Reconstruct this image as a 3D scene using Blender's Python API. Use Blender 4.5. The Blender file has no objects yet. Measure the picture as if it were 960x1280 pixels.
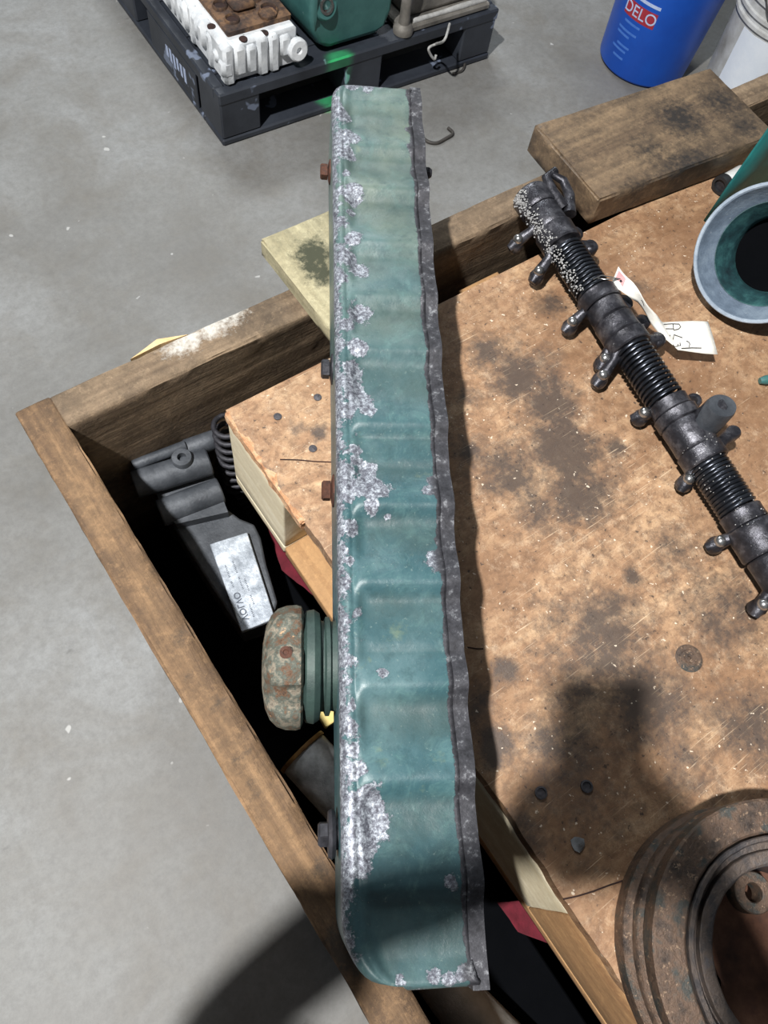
import bpy, math, random
from mathutils import Vector, Matrix, noise
random.seed(7)
PI = math.pi
# ------------------------------------------------------------------ camera, world, lights, exposure
FOC = 950.0                       # focal length in pixels of the 960x1280 frame
YAW, PITCH, ROLL, CZ = .8372, 1.1255, .2533, 1.40
fwd = Vector((math.sin(YAW)*math.cos(PITCH), math.cos(YAW)*math.cos(PITCH), -math.sin(PITCH)))
rgt0 = Vector((math.cos(YAW), -math.sin(YAW), 0)); up0 = rgt0.cross(fwd)
rgt = math.cos(ROLL)*rgt0 + math.sin(ROLL)*up0
upv = -math.sin(ROLL)*rgt0 + math.cos(ROLL)*up0
cam = bpy.data.objects.new('camera', bpy.data.cameras.new('camera'))
bpy.context.scene.collection.objects.link(cam)
M = Matrix((rgt, upv, -fwd)).transposed().to_4x4(); M.translation = Vector((0, 0, CZ))
cam.matrix_world = M
cam.data.sensor_fit = 'VERTICAL'; cam.data.sensor_height = 32.0; cam.data.lens = 32.0*FOC/1280; cam.data.clip_start = .01
sc = bpy.context.scene; sc.camera = cam
sc.view_settings.view_transform = 'Standard'; sc.view_settings.look = 'None'
sc.view_settings.gamma = 1; sc.view_settings.use_curve_mapping = False
sc.view_settings.exposure = 0.0
w = bpy.data.worlds.new('workshop_air'); sc.world = w; w.use_nodes = True
w.node_tree.nodes['Background'].inputs[0].default_value = (.86, .93, 1.0, 1)
w.node_tree.nodes['Background'].inputs[1].default_value = .15

def at(px, py, z):                # a pixel of the photograph -> the point of the plane at height z
    d = (px-480)/FOC*rgt + (640-py)/FOC*upv + fwd
    t = (z-CZ)/d.z
    return Vector((0, 0, CZ)) + t*d

def lamp(name, kind, loc, aim, power, col=(1, 1, 1), **k):
    d = bpy.data.lights.new(name, kind); d.energy = power; d.color = col
    for a, b in k.items(): setattr(d, a, b)
    o = bpy.data.objects.new(name, d); sc.collection.objects.link(o)
    o.location = loc; o.rotation_euler = (Vector(aim)-Vector(loc)).to_track_quat('-Z', 'Y').to_euler()
    return o
lamp('high_bay_lamp', 'AREA', (-1.32, .22, 4.12), (.3, .1, .72), 285, (1, .985, .96), shape='DISK', size=.13)
lamp('ceiling_tube_lamp', 'AREA', (1.9, 4.4, 3.6), (.6, .6, .4), 100, (.93, .98, 1), shape='RECTANGLE', size=1.6, size_y=.5)
lamp('laser_level', 'SPOT', (1.3, .7, 2.6), at(427, 74, .142), 1500, (.02, 1, .22), spot_size=math.radians(1.9), spot_blend=.7, shadow_soft_size=.01)

# ------------------------------------------------------------------ helpers
def C(r, g, b):
    f = lambda v: (v/255/12.92) if v/255 <= .04045 else ((v/255+.055)/1.055)**2.4
    return (f(r), f(g), f(b), 1)

class MB:
    def __init__(s): s.v = []; s.f = []
    def add(s, vs, fs):
        n = len(s.v); s.v += [Vector(v) for v in vs]; s.f += [tuple(i+n for i in f) for f in fs]; return s
    def box(s, x0, x1, y0, y1, z0, z1, b=0.0, mat=None):
        if b <= 0:
            vs = [(x, y, z) for x in (x0, x1) for y in (y0, y1) for z in (z0, z1)]
            fs = [(0, 1, 3, 2), (4, 6, 7, 5), (0, 4, 5, 1), (2, 3, 7, 6), (0, 2, 6, 4), (1, 5, 7, 3)]
        else:
            c = Vector(((x0+x1)/2, (y0+y1)/2, (z0+z1)/2)); h = Vector(((x1-x0)/2, (y1-y0)/2, (z1-z0)/2))
            vs = []; idx = {}; fs = []
            for sx in (-1, 1):
                for sy in (-1, 1):
                    for sz in (-1, 1):
                        for ax in range(3):
                            q = [sx*(h.x-b), sy*(h.y-b), sz*(h.z-b)]; q[ax] = (sx, sy, sz)[ax]*h[ax]
                            idx[(sx, sy, sz, ax)] = len(vs); vs.append(c+Vector(q))
            g = lambda *k: idx[k]
            for ax in range(3):
                o = [a for a in range(3) if a != ax]
                for sg in (-1, 1):
                    q = []
                    for a, bb in ((-1, -1), (1, -1), (1, 1), (-1, 1)):
                        k = [0, 0, 0]; k[ax] = sg; k[o[0]] = a; k[o[1]] = bb; q.append(g(*k, ax))
                    fs.append(q)
                for a in (-1, 1):
                    for bb in (-1, 1):
                        k0 = [0, 0, 0]; k0[o[0]] = a; k0[o[1]] = bb
                        k1 = k0[:]; k0[ax] = -1; k1[ax] = 1
                        fs.append([g(*k0, o[0]), g(*k1, o[0]), g(*k1, o[1]), g(*k0, o[1])])
            for sx in (-1, 1):
                for sy in (-1, 1):
                    for sz in (-1, 1): fs.append([g(sx, sy, sz, 0), g(sx, sy, sz, 1), g(sx, sy, sz, 2)])
        if mat: vs = [mat @ Vector(v) for v in vs]
        return s.add(vs, fs)
    def tube(s, pts, rad, n=16, cap=True, close=False):
        pts = [Vector(p) for p in pts]
        if not hasattr(rad, '__len__'): rad = [rad]*len(pts)
        m = len(pts); vs = []; nrm = None
        for i, p in enumerate(pts):
            if close: t = pts[(i+1) % m]-pts[i-1]
            else:
                t = pts[min(i+1, m-1)]-pts[max(i-1, 0)]
                if t.length < 1e-9: t = pts[-1]-pts[0]
            t.normalize()
            if nrm is None: nrm = t.orthogonal().normalized()
            nrm = (nrm-nrm.dot(t)*t)
            nrm = nrm.normalized() if nrm.length > 1e-6 else t.orthogonal().normalized()
            bn = t.cross(nrm)
            for k in range(n):
                a = 2*PI*k/n; vs.append(p+rad[i]*(math.cos(a)*nrm+math.sin(a)*bn))
        fs = []
        for i in range(m if close else m-1):
            j = (i+1) % m
            for k in range(n): fs.append((i*n+k, i*n+(k+1) % n, j*n+(k+1) % n, j*n+k))
        if cap and not close: fs += [tuple(reversed(range(n))), tuple((m-1)*n+k for k in range(n))]
        return s.add(vs, fs)
    def lathe(s, o, ax, prof, n=48, closed=False, fn=None):   # prof: (radius, height along ax)
        o = Vector(o); ax = Vector(ax).normalized(); e1 = ax.orthogonal().normalized()
        if abs(ax.z) > .9: e1 = (Vector((1, 0, 0))-ax.x*ax).normalized()
        e2 = ax.cross(e1); vs = []
        for i, (r, h) in enumerate(prof):
            for k in range(n):
                a = 2*PI*k/n; rr = fn(r, h, a, i) if fn else r
                vs.append(o+ax*h+rr*(math.cos(a)*e1+math.sin(a)*e2))
        m = len(prof); fs = []
        for i in range(m if closed else m-1):
            j = (i+1) % m
            for k in range(n): fs.append((i*n+k, i*n+(k+1) % n, j*n+(k+1) % n, j*n+k))
        if not closed:
            fs += [tuple(reversed(range(n))), tuple((m-1)*n+k for k in range(n))]
        return s.add(vs, fs)
    def prism(s, poly, dz, dirv=(0, 0, -1)):
        n = len(poly); d = Vector(dirv)*dz; p = [Vector(q) for q in poly]
        fs = [tuple(range(n)), tuple(reversed(range(n, 2*n)))]+[(i, i+n, (i+1) % n+n, (i+1) % n) for i in range(n)]
        return s.add(p+[q+d for q in p], fs)
    def sphere(s, c, r, n=14, sq=(1, 1, 1)):
        c = Vector(c); vs = []; m = n//2
        for i in range(1, m):
            for k in range(n):
                a = PI*i/m; b = 2*PI*k/n
                vs.append(c+Vector((r*sq[0]*math.sin(a)*math.cos(b), r*sq[1]*math.sin(a)*math.sin(b), r*sq[2]*math.cos(a))))
        vs += [c+Vector((0, 0, r*sq[2])), c-Vector((0, 0, r*sq[2]))]; t = (m-1)*n; fs = []
        for i in range(m-2):
            for k in range(n): fs.append((i*n+k, (i+1)*n+k, (i+1)*n+(k+1) % n, i*n+(k+1) % n))
        for k in range(n): fs += [(t, k, (k+1) % n), (t+1, (m-2)*n+(k+1) % n, (m-2)*n+k)]
        return s.add(vs, fs)
    def rough(s, x0, x1, y0, y1, z0, z1, step=.015, amp=.002, freq=25, edge=.004):   # weathered timber: gridded box with worn, uneven edges
        s.rough_ = 1
        L = (x1-x0, y1-y0, z1-z0); N = [max(3, int(round(l/step))) for l in L]
        def par(n, a, l):                         # grid lines, with extra ones close to the ends
            r = [i/n for i in range(n+1)]; e = min(.2/n, edge/l); return [0, e]+r[1:-1]+[1-e, 1]
        P = [par(N[i], i, L[i]) for i in range(3)]; idx = {}; vs = []; fs = []
        def vert(i, j, k):
            if (i, j, k) in idx: return idx[(i, j, k)]
            q = Vector((x0+P[0][i]*L[0], y0+P[1][j]*L[1], z0+P[2][k]*L[2]))
            ends = [(-1 if t == 0 else 1 if t == len(P[a])-1 else 0) for a, t in enumerate((i, j, k))]
            w = sum(1 for e in ends if e); nz = noise.noise(q*freq)*.6+noise.noise(q*freq*3.1)*.4
            off = Vector(ends)*(nz*amp if w == 1 else -(edge*.22+min(abs(nz), .55)*edge*.75))
            idx[(i, j, k)] = len(vs); vs.append(q+off); return idx[(i, j, k)]
        n = [len(p)-1 for p in P]
        for ax in range(3):
            a, b = [t for t in range(3) if t != ax]
            for e in (0, n[ax]):
                for i in range(n[a]):
                    for j in range(n[b]):
                        q = []
                        for da, db in ((0, 0), (1, 0), (1, 1), (0, 1)):
                            k = [0, 0, 0]; k[ax] = e; k[a] = i+da; k[b] = j+db; q.append(vert(*k))
                        fs.append(q if (e == 0) == (ax == 1) else q[::-1])
        return s.add(vs, fs)
    def build(s, name, mat, parent=None, smooth=30, mods=None):
        if parent is not None: o0 = ORG[parent.name]
        else:
            xs = [v.x for v in s.v]; ys = [v.y for v in s.v]; zs = [v.z for v in s.v]
            o0 = Vector(((min(xs)+max(xs))/2, (min(ys)+max(ys))/2, min(zs)))
        me = bpy.data.meshes.new(name); me.from_pydata([v-o0 for v in s.v], [], s.f); me.update()
        me.materials.append(mat)
        import bmesh
        bm = bmesh.new(); bm.from_mesh(me); bmesh.ops.recalc_face_normals(bm, faces=bm.faces); bm.to_mesh(me); bm.free()
        if 'rough_' in s.__dict__: smooth = 65
        if smooth:
            me.polygons.foreach_set('use_smooth', [True]*len(me.polygons)); me.set_sharp_from_angle(angle=math.radians(smooth))
        o = bpy.data.objects.new(name, me); sc.collection.objects.link(o)
        ORG[o.name] = o0
        if parent is not None: o.parent = parent
        else: o.location = o0
        return o
ORG = {}
def thing(name, label, cat, loc, group=None):
    o = bpy.data.objects.new(name, None); sc.collection.objects.link(o); o.location = loc; o.empty_display_size = .02
    ORG[o.name] = Vector(loc); return tag(o, label, cat, group)
def tag(o, label, cat, group=None):
    o['label'] = label; o['category'] = cat
    if group: o['group'] = group
    return o
def attr(o, name, fn):            # per-vertex wear and shade mask, computed from the world position
    me = o.data; a = me.attributes.new(name, 'FLOAT', 'POINT'); og = ORG[o.name]
    a.data.foreach_set('value', [fn(v.co+og) for v in me.vertices])

# ------------------------------------------------------------------ materials
def newmat(name):
    m = bpy.data.materials.new(name); m.use_nodes = True; nt = m.node_tree
    return m, nt, nt.nodes['Principled BSDF']
def N(nt, t, **k):
    n = nt.nodes.new(t)
    for a, b in k.items():
        if a.startswith('i_'): n.inputs[a[2:].replace('_', ' ')].default_value = b
        else: setattr(n, a, b)
    return n
def coords(nt, scale=(1, 1, 1), rot=(0, 0, 0)):
    tc = N(nt, 'ShaderNodeTexCoord'); mp = N(nt, 'ShaderNodeMapping')
    mp.inputs['Scale'].default_value = scale; mp.inputs['Rotation'].default_value = rot
    nt.links.new(tc.outputs['Object'], mp.inputs['Vector']); return mp.outputs[0]
def nz(nt, scale, detail=4, rough=.6, vec=None, dist=0.0):
    n = N(nt, 'ShaderNodeTexNoise'); n.inputs['Scale'].default_value = scale; n.inputs['Detail'].default_value = detail
    n.inputs['Roughness'].default_value = rough; n.inputs['Distortion'].default_value = dist
    nt.links.new(vec if vec is not None else coords(nt), n.inputs['Vector']); return n.outputs['Fac']
def ramp(nt, fac, stops, interp='LINEAR'):
    r = N(nt, 'ShaderNodeValToRGB'); r.color_ramp.interpolation = interp
    el = r.color_ramp.elements
    while len(el) < len(stops): el.new(.5)
    for e, (p, c) in zip(el, stops): e.position = p; e.color = c if hasattr(c, '__len__') else (c, c, c, 1)
    nt.links.new(fac, r.inputs[0]); return r.outputs[0]
def mix(nt, fac, a, b, mode='MIX'):
    m = N(nt, 'ShaderNodeMix', data_type='RGBA', blend_type=mode)
    for i, v in ((0, fac), (6, a), (7, b)):
        if hasattr(v, 'is_output'): nt.links.new(v, m.inputs[i])
        else: m.inputs[i].default_value = v
    return m.outputs[2]
def mth(nt, op, a, b=0.0, clamp=False):
    m = N(nt, 'ShaderNodeMath', operation=op, use_clamp=clamp)
    for i, v in enumerate((a, b)):
        if hasattr(v, 'is_output'): nt.links.new(v, m.inputs[i])
        else: m.inputs[i].default_value = v
    return m.outputs[0]
def A(nt, name): return N(nt, 'ShaderNodeAttribute', attribute_name=name).outputs['Fac']
def bump(nt, b, h, strength=.3, dist=.002):
    n = N(nt, 'ShaderNodeBump'); n.inputs['Strength'].default_value = strength; n.inputs['Distance'].default_value = dist
    nt.links.new(h, n.inputs['Height']); nt.links.new(n.outputs[0], b.inputs['Normal'])
def fin(nt, b, col, rough=.7, metal=0.0):
    for k, v in (('Base Color', col), ('Roughness', rough), ('Metallic', metal)):
        if hasattr(v, 'is_output'): nt.links.new(v, b.inputs[k])
        else: b.inputs[k].default_value = v

def mottled(name, cols, scale=20, rough=.7, metal=0.0, bs=.3, bscale=None, speck=None, lo=.3, hi=.7, dist=.002):
    m, nt, b = newmat(name); n = nz(nt, scale, 8, .65)
    k = len(cols); c = ramp(nt, n, [(lo+(hi-lo)*i/max(1, k-1), q) for i, q in enumerate(cols)])
    if speck:
        s = ramp(nt, nz(nt, speck[1], 3, .7), [(speck[2], 0), (speck[2]+.03, 1)]); c = mix(nt, s, c, speck[0])
    fin(nt, b, c, rough, metal); bump(nt, b, nz(nt, bscale or scale*4, 6, .7), bs, dist); return m
def wood(name, light, dark, axis='x', dirt=C(60, 48, 38), amt=.5, gs=1.0, stain=None, rough=.8, splint=.35):
    m, nt, b = newmat(name)
    sc_ = {'x': (3, 60, 60), 'y': (60, 3, 60), 'z': (60, 60, 3)}[axis]; v = coords(nt, tuple(q*gs for q in sc_))
    g = nz(nt, 1.0, 6, .65, v, .6); g2 = nz(nt, 3.2, 3, .6, v)
    c = ramp(nt, g, [(.3, dark), (.5, tuple((a+q)/2 for a, q in zip(light, dark))), (.66, light)])
    c = mix(nt, mth(nt, 'MULTIPLY', g2, .25), c, dirt)
    d = ramp(nt, nz(nt, 9, 8, .7), [(.62-.25*amt, 0), (.78-.2*amt, 1)])
    c = mix(nt, mth(nt, 'MULTIPLY', d, min(1, .35+amt*.5)), c, dirt)
    c = mix(nt, ramp(nt, nz(nt, 130, 9, .85), [(.45, 0), (.62, .5*amt+.1)]), c, dirt)
    c = mix(nt, ramp(nt, nz(nt, 95, 8, .85, coords(nt, (1, 1, 1), (0, 1, 2))), [(.52, 0), (.68, .45)]), c, tuple(min(1, q*1.25) for q in light[:3])+(1,))
    if stain:
        s = ramp(nt, mth(nt, 'ADD', A(nt, 'stain'), mth(nt, 'MULTIPLY', mth(nt, 'SUBTRACT', nz(nt, 120, 5, .75), .5), 1.2)), [(.35, 0), (.75, 1)])
        c = mix(nt, s, c, stain)
    fin(nt, b, c, rough); bump(nt, b, mth(nt, 'ADD', g, mth(nt, 'MULTIPLY', nz(nt, 150, 4, .8), .5)), splint, .0025); return m

def mat_floor():
    m, nt, b = newmat('worn_concrete')
    big = nz(nt, 1.6, 9, .62); c = ramp(nt, big, [(.3, C(104, 102, 98)), (.5, C(130, 130, 128)), (.7, C(152, 154, 155))])
    c = mix(nt, ramp(nt, nz(nt, 6, 6, .7, None, .5), [(.45, 0), (.7, .5)]), c, C(108, 102, 92))
    c = mix(nt, ramp(nt, nz(nt, 55, 9, .85), [(.42, 0), (.62, .4)]), c, C(92, 91, 89))
    sp = ramp(nt, nz(nt, 26, 2, .5), [(.735, 0), (.76, .7)]); c = mix(nt, sp, c, C(190, 190, 188))
    sp = ramp(nt, nz(nt, 17, 3, .5, coords(nt, (1, 1.7, 1))), [(.72, 0), (.78, .5)]); c = mix(nt, sp, c, C(84, 83, 82))
    fin(nt, b, c, ramp(nt, big, [(.3, .5), (.7, .68)])); bump(nt, b, nz(nt, 60, 6, .7), .12, .002); return m
def mat_ply():
    m, nt, b = newmat('stained_plywood')
    g = nz(nt, 1.0, 9, .72, coords(nt, (9, 26, 9), (0, 0, .35)), 1.2)
    c = ramp(nt, g, [(.30, C(120, 88, 62)), (.46, C(166, 130, 98)), (.60, C(196, 162, 126)), (.78, C(216, 188, 154))])
    mid = ramp(nt, nz(nt, 16, 9, .75, None, .8), [(.40, 0), (.60, .7)]); c = mix(nt, mid, c, C(142, 108, 80))
    fine = ramp(nt, nz(nt, 85, 10, .8, None, .4), [(.44, 0), (.60, .65)]); c = mix(nt, fine, c, C(104, 78, 58))
    lite = ramp(nt, nz(nt, 60, 10, .85, coords(nt, (1, 1, 1), (0, 0, 2))), [(.52, 0), (.66, .5)]); c = mix(nt, lite, c, C(226, 200, 168))
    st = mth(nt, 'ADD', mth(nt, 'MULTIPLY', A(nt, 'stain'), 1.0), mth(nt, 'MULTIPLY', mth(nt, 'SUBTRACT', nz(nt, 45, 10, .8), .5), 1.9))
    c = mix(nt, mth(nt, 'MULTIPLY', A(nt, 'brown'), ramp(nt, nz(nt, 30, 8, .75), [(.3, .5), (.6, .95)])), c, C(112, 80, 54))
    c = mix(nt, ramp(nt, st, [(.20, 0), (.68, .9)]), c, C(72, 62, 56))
    fl = ramp(nt, nz(nt, 170, 3, .6), [(.64, 0), (.70, .8)]); c = mix(nt, fl, c, C(52, 42, 38))
    fl = ramp(nt, nz(nt, 210, 2, .5, coords(nt, (1, 1, 1), (0, 0, 1))), [(.71, 0), (.74, .8)]); c = mix(nt, fl, c, C(224, 208, 186))
    brk = ramp(nt, nz(nt, 12, 3, .6), [(.45, 0), (.6, 1)])
    for ang, s in ((.75, (14, 520, 1)), (-.85, (18, 560, 1)), (1.5, (14, 480, 1)), (.2, (16, 600, 1))):      # scratches
        sr = ramp(nt, nz(nt, 1, 3, .6, coords(nt, s, (0, 0, ang))), [(.66, 0), (.72, .5)]); c = mix(nt, mth(nt, 'MULTIPLY', sr, brk), c, C(228, 204, 172))
    fin(nt, b, c, ramp(nt, st, [(.2, .62), (.8, .42)])); bump(nt, b, mth(nt, 'ADD', g, nz(nt, 220, 6, .85)), .45, .0014); return m
def mat_cover():
    m, nt, b = newmat('chipped_teal_paint')
    n1 = nz(nt, 9, 7, .65); c = ramp(nt, n1, [(.3, C(40, 68, 73)), (.5, C(57, 89, 95)), (.7, C(86, 114, 118))])
    c = mix(nt, mth(nt, 'MULTIPLY', A(nt, 'pale'), ramp(nt, nz(nt, 14, 6, .6), [(.35, .25), (.65, 1)])), c, C(108, 122, 112))
    c = mix(nt, ramp(nt, nz(nt, 22, 5, .6), [(.64, 0), (.70, .55)]), c, C(108, 122, 98))
    c = mix(nt, ramp(nt, nz(nt, 75, 6, .75), [(.50, 0), (.68, .5)]), c, C(40, 66, 70))
    c = mix(nt, ramp(nt, nz(nt, 34, 9, .8, None, 1.0), [(.5, 0), (.68, .4)]), c, C(104, 140, 136))
    c = mix(nt, ramp(nt, nz(nt, 280, 3, .7), [(.64, 0), (.70, .5)]), c, C(120, 140, 136))
    gr = mth(nt, 'ADD', A(nt, 'shade_grime'), mth(nt, 'MULTIPLY', mth(nt, 'SUBTRACT', nz(nt, 26, 6, .7), .5), .9))  # shade painted into the wave valleys, mixed with patchy dirt
    c = mix(nt, ramp(nt, gr, [(.3, 0), (.9, .6)]), c, C(62, 72, 66))
    e = mth(nt, 'ADD', A(nt, 'bare'), mth(nt, 'MULTIPLY', mth(nt, 'SUBTRACT', nz(nt, 85, 10, .75), .5), 1.9))
    mask = ramp(nt, e, [(.5, 0), (.53, 1)])
    al = ramp(nt, nz(nt, 260, 9, .85), [(.38, C(64, 64, 72)), (.48, C(110, 112, 122)), (.55, C(160, 166, 174)), (.64, C(224, 230, 238))])
    dk = ramp(nt, nz(nt, 120, 8, .75), [(.35, C(42, 42, 46)), (.55, C(68, 68, 73)), (.70, C(150, 152, 156))])
    al = mix(nt, A(nt, 'dark'), al, dk)
    c = mix(nt, mask, c, al)
    halo = ramp(nt, e, [(.40, 0), (.47, .5), (.5, 0)]); c = mix(nt, halo, c, C(40, 62, 64))
    fin(nt, b, c, mix(nt, mask, (.40, .40, .40, 1), (.55, .55, .55, 1)), mth(nt, 'MULTIPLY', mask, .45))
    h = mth(nt, 'SUBTRACT', mth(nt, 'MULTIPLY', nz(nt, 130, 6, .75), .5), mth(nt, 'MULTIPLY', mask, .35)); bump(nt, b, h, .45, .0018); return m

FLOOR = mat_floor(); PLY = mat_ply(); COVER = mat_cover()
RIMX = wood('weathered_rim_board_x', C(158, 136, 110), C(96, 78, 60), 'x', C(62, 52, 42), .65, stain=C(196, 192, 184), splint=.8)
RIMY = wood('weathered_rim_board_y', C(154, 122, 88), C(92, 70, 50), 'y', C(58, 46, 36), .65, stain=C(66, 56, 46), splint=.7)
PALEW = wood('pale_sawn_timber', C(232, 224, 200), C(206, 192, 158), 'y', C(160, 142, 110), .12, gs=.6)
YELW = wood('yellowed_timber', C(190, 182, 150), C(142, 132, 102), 'y', C(84, 84, 68), .5, gs=.7, stain=C(58, 60, 44))
BROWNW = wood('oiled_brown_timber', C(140, 118, 92), C(84, 68, 54), 'x', C(44, 38, 34), .75, gs=.7, stain=C(40, 36, 34), rough=.55)
TANW = wood('tan_board', C(190, 150, 104), C(150, 112, 74), 'y', C(96, 70, 50), .3, gs=.6)
INNERW = wood('crate_inner_board', C(120, 92, 60), C(84, 62, 42), 'x', C(48, 36, 28), .5, gs=.5)
SPLINT = mottled('splintered_ply_edge', [C(150, 100, 70), C(206, 158, 118), C(226, 196, 160)], 90, .9, bs=.9, dist=.003)
GREASE = mottled('greasy_dark_steel', [C(32, 32, 36), C(58, 58, 64), C(108, 108, 114)], 60, .34, .6, .5, 160, (C(190, 192, 196), 170, .70), dist=.0015)
SPRING = mottled('oiled_spring_steel', [C(34, 36, 42), C(70, 74, 82)], 60, .28, .8, .1)
STEEL = mottled('bright_steel', [C(120, 120, 120), C(200, 200, 200)], 80, .25, .9, .1)
CASTG = mottled('grey_cast_iron', [C(44, 48, 54), C(66, 70, 76), C(92, 96, 102)], 25, .55, .2, .4, 200)
PLATE = mottled('scuffed_alloy_plate', [C(112, 120, 130), C(160, 168, 178), C(214, 222, 232)], 60, .5, .3, .4, 200)
RUSTP = mottled('rusty_pulley_iron', [C(44, 38, 36), C(78, 66, 58), C(104, 84, 70), C(64, 68, 66), C(96, 86, 78)], 40, .5, .35, .9, 200, (C(140, 118, 98), 230, .62), dist=.002)
GRUST = mottled('grey_rust', [C(46, 46, 50), C(74, 70, 70), C(104, 92, 84), C(84, 84, 88)], 45, .5, .35, .8, 200)
DARKP = mottled('dark_oily_iron', [C(30, 34, 36), C(54, 56, 60), C(84, 80, 80)], 25, .42, .4, .4, 180)
RUSTB = mottled('rusty_bolt', [C(50, 36, 32), C(92, 58, 44), C(48, 44, 44)], 120, .7, .3, .5, 300)
DARKB = mottled('black_bolt', [C(34, 34, 38), C(66, 66, 72)], 120, .5, .4, .4, 300)
CAPM = mottled('corroded_brass_cap', [C(62, 54, 48), C(110, 82, 62), C(92, 100, 92), C(150, 140, 124), C(72, 66, 58)], 95, .6, .35, .8, 260, (C(206, 166, 128), 150, .66))
RUBG = mottled('dark_green_seal', [C(40, 56, 54), C(58, 78, 72)], 50, .55, 0, .3)
RUBB = mottled('black_rubber', [C(20, 21, 23), C(34, 35, 38)], 50, .6, 0, .2)
PALL = mottled('black_plastic', [C(34, 38, 46), C(58, 63, 72)], 8, .5, 0, .2, 60, (C(112, 122, 142), 10, .60))
SCUFF = mottled('scuffed_white', [C(150, 165, 200), C(196, 208, 232)], 90, .7)
BLACKB = mottled('black_bin_plastic', [C(4, 5, 7), C(8, 9, 12)], 10, .9)
BLACKB.node_tree.nodes['Principled BSDF'].inputs['Specular IOR Level'].default_value = .04
WHITEH = mottled('white_painted_iron', [C(178, 182, 186), C(214, 218, 222), C(236, 238, 240)], 18, .7, 0, .6, 90, (C(120, 112, 104), 40, .70))
RUSTH = mottled('rusted_iron', [C(30, 27, 28), C(74, 56, 46), C(122, 92, 66), C(52, 48, 48)], 24, .8, .1, .8, 60)
WEBM = mottled('brown_rusty_web', [C(60, 38, 30), C(92, 60, 44), C(116, 82, 62)], 40, .8, 0, .5)
GRIT = mottled('pale_grit', [C(120, 120, 120), C(190, 190, 190)], 200, .8)
HOLE = mottled('dark_bore', [C(24, 16, 14), C(60, 34, 28)], 40, .9)
TEAL = mottled('teal_enamel', [C(48, 92, 92), C(74, 122, 118)], 12, .42, 0, .2, 80, (C(150, 176, 170), 60, .72))
TEALD = mottled('teal_enamel_dark', [C(18, 84, 86), C(34, 122, 120)], 12, .6, 0, .2, 80)
GREYC = mottled('dirty_alloy_casting', [C(82, 80, 76), C(120, 116, 110), C(150, 146, 140)], 14, .6, .2, .5, 80)
BEAD = mottled('silicone_bead', [C(150, 150, 148), C(196, 196, 194)], 60, .6)
BLUE = mottled('blue_plastic', [C(8, 70, 170), C(14, 88, 196)], 6, .4, 0, .08, 40)
BLUED = mottled('dark_blue_plastic', [C(10, 40, 96), C(20, 60, 128)], 6, .4)
RED = mottled('faded_red_print', [C(150, 36, 50), C(176, 52, 66)], 90, .6)
PRINT = mottled('pale_blue_print', [C(170, 190, 230), C(196, 210, 240)], 90, .6)
PRINTD = mottled('faint_blue_print', [C(56, 110, 200), C(80, 128, 210)], 90, .6)
WHITEP = mottled('dirty_white_plastic', [C(150, 148, 142), C(196, 198, 198), C(226, 230, 234)], 8, .5, 0, .2, 60)
WLABEL = mottled('white_bucket_label', [C(214, 224, 238), C(232, 238, 246)], 12, .5)
RINGM = mottled('blue_grey_worn_rubber', [C(66, 78, 92), C(92, 106, 122), C(120, 134, 148)], 30, .6, 0, .5, 150, (C(190, 196, 204), 170, .70))
RIMM = mottled('pale_worn_rim', [C(120, 134, 150), C(160, 172, 184)], 60, .6, 0, .4)
PAPER = mottled('paper_tag', [C(206, 202, 192), C(234, 232, 226)], 40, .8, 0, .2)
TEALG = mottled('grimy_teal_bore', [C(20, 34, 40), C(34, 66, 70), C(60, 104, 104)], 40, .5, .1, .4, 120)
PINK = mottled('pink_reinforcement', [C(196, 130, 132), C(214, 160, 160)], 90, .8)
INK = mottled('black_ink', [C(26, 26, 32), C(40, 40, 48)], 90, .7)
RAG = mottled('red_cloth', [C(70, 12, 24), C(104, 22, 38)], 50, .95, 0, .5, 300)
CANM = mottled('weathered_tin', [C(130, 132, 134), C(184, 188, 190), C(222, 226, 228)], 40, .55, .3, .4, 120, (C(120, 84, 40), 22, .66))
CANR = mottled('rusty_tin_rim', [C(96, 62, 38), C(150, 116, 60)], 60, .6, .3, .4)
NAIL = mottled('nail_head', [C(62, 60, 64), C(96, 94, 98)], 200, .5, .6)
WIRE = mottled('dark_wire', [C(50, 48, 46), C(74, 70, 66)], 100, .6)
YEL = mottled('yellow_block', [C(206, 184, 110), C(222, 204, 140)], 60, .8)
CHIP = mottled('fresh_wood_chip', [C(196, 160, 110), C(222, 196, 150)], 80, .8)
ETCH = mottled('etched_lettering', [C(58, 64, 76), C(80, 88, 100)], 80, .6)

def text_mesh(txt, size, name, mat, parent, xf, res=4, ext=.0004):
    cu = bpy.data.curves.new('t', 'FONT'); cu.body = txt; cu.size = size; cu.resolution_u = res; cu.extrude = ext; cu.align_x = 'CENTER'; cu.align_y = 'CENTER'
    o = bpy.data.objects.new('t', cu); sc.collection.objects.link(o); bpy.context.view_layer.update()
    me = bpy.data.meshes.new_from_object(o.evaluated_get(bpy.context.evaluated_depsgraph_get()))
    vs = [xf(v.co) for v in me.vertices]; fs = [tuple(p.vertices) for p in me.polygons]
    bpy.data.objects.remove(o); bpy.data.curves.remove(cu); bpy.data.meshes.remove(me)
    mb = MB(); mb.v = vs; mb.f = fs; return mb.build(name, mat, parent, smooth=0)

def blobs(lst, z, k=.00092):      # wear marks given as photo position, radius in pixels and strength
    out = []
    for px, py, r, s in lst: p = at(px, py, z); out.append((p.x, p.y, r*k, s))
    return out
def bval(p, bl):
    t = 0.0
    for x, y, r, s in bl:
        d2 = ((p.x-x)**2+(p.y-y)**2)/(r*r)
        if d2 < 5: t = max(t, s*math.exp(-d2*.8))
    return t

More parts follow.
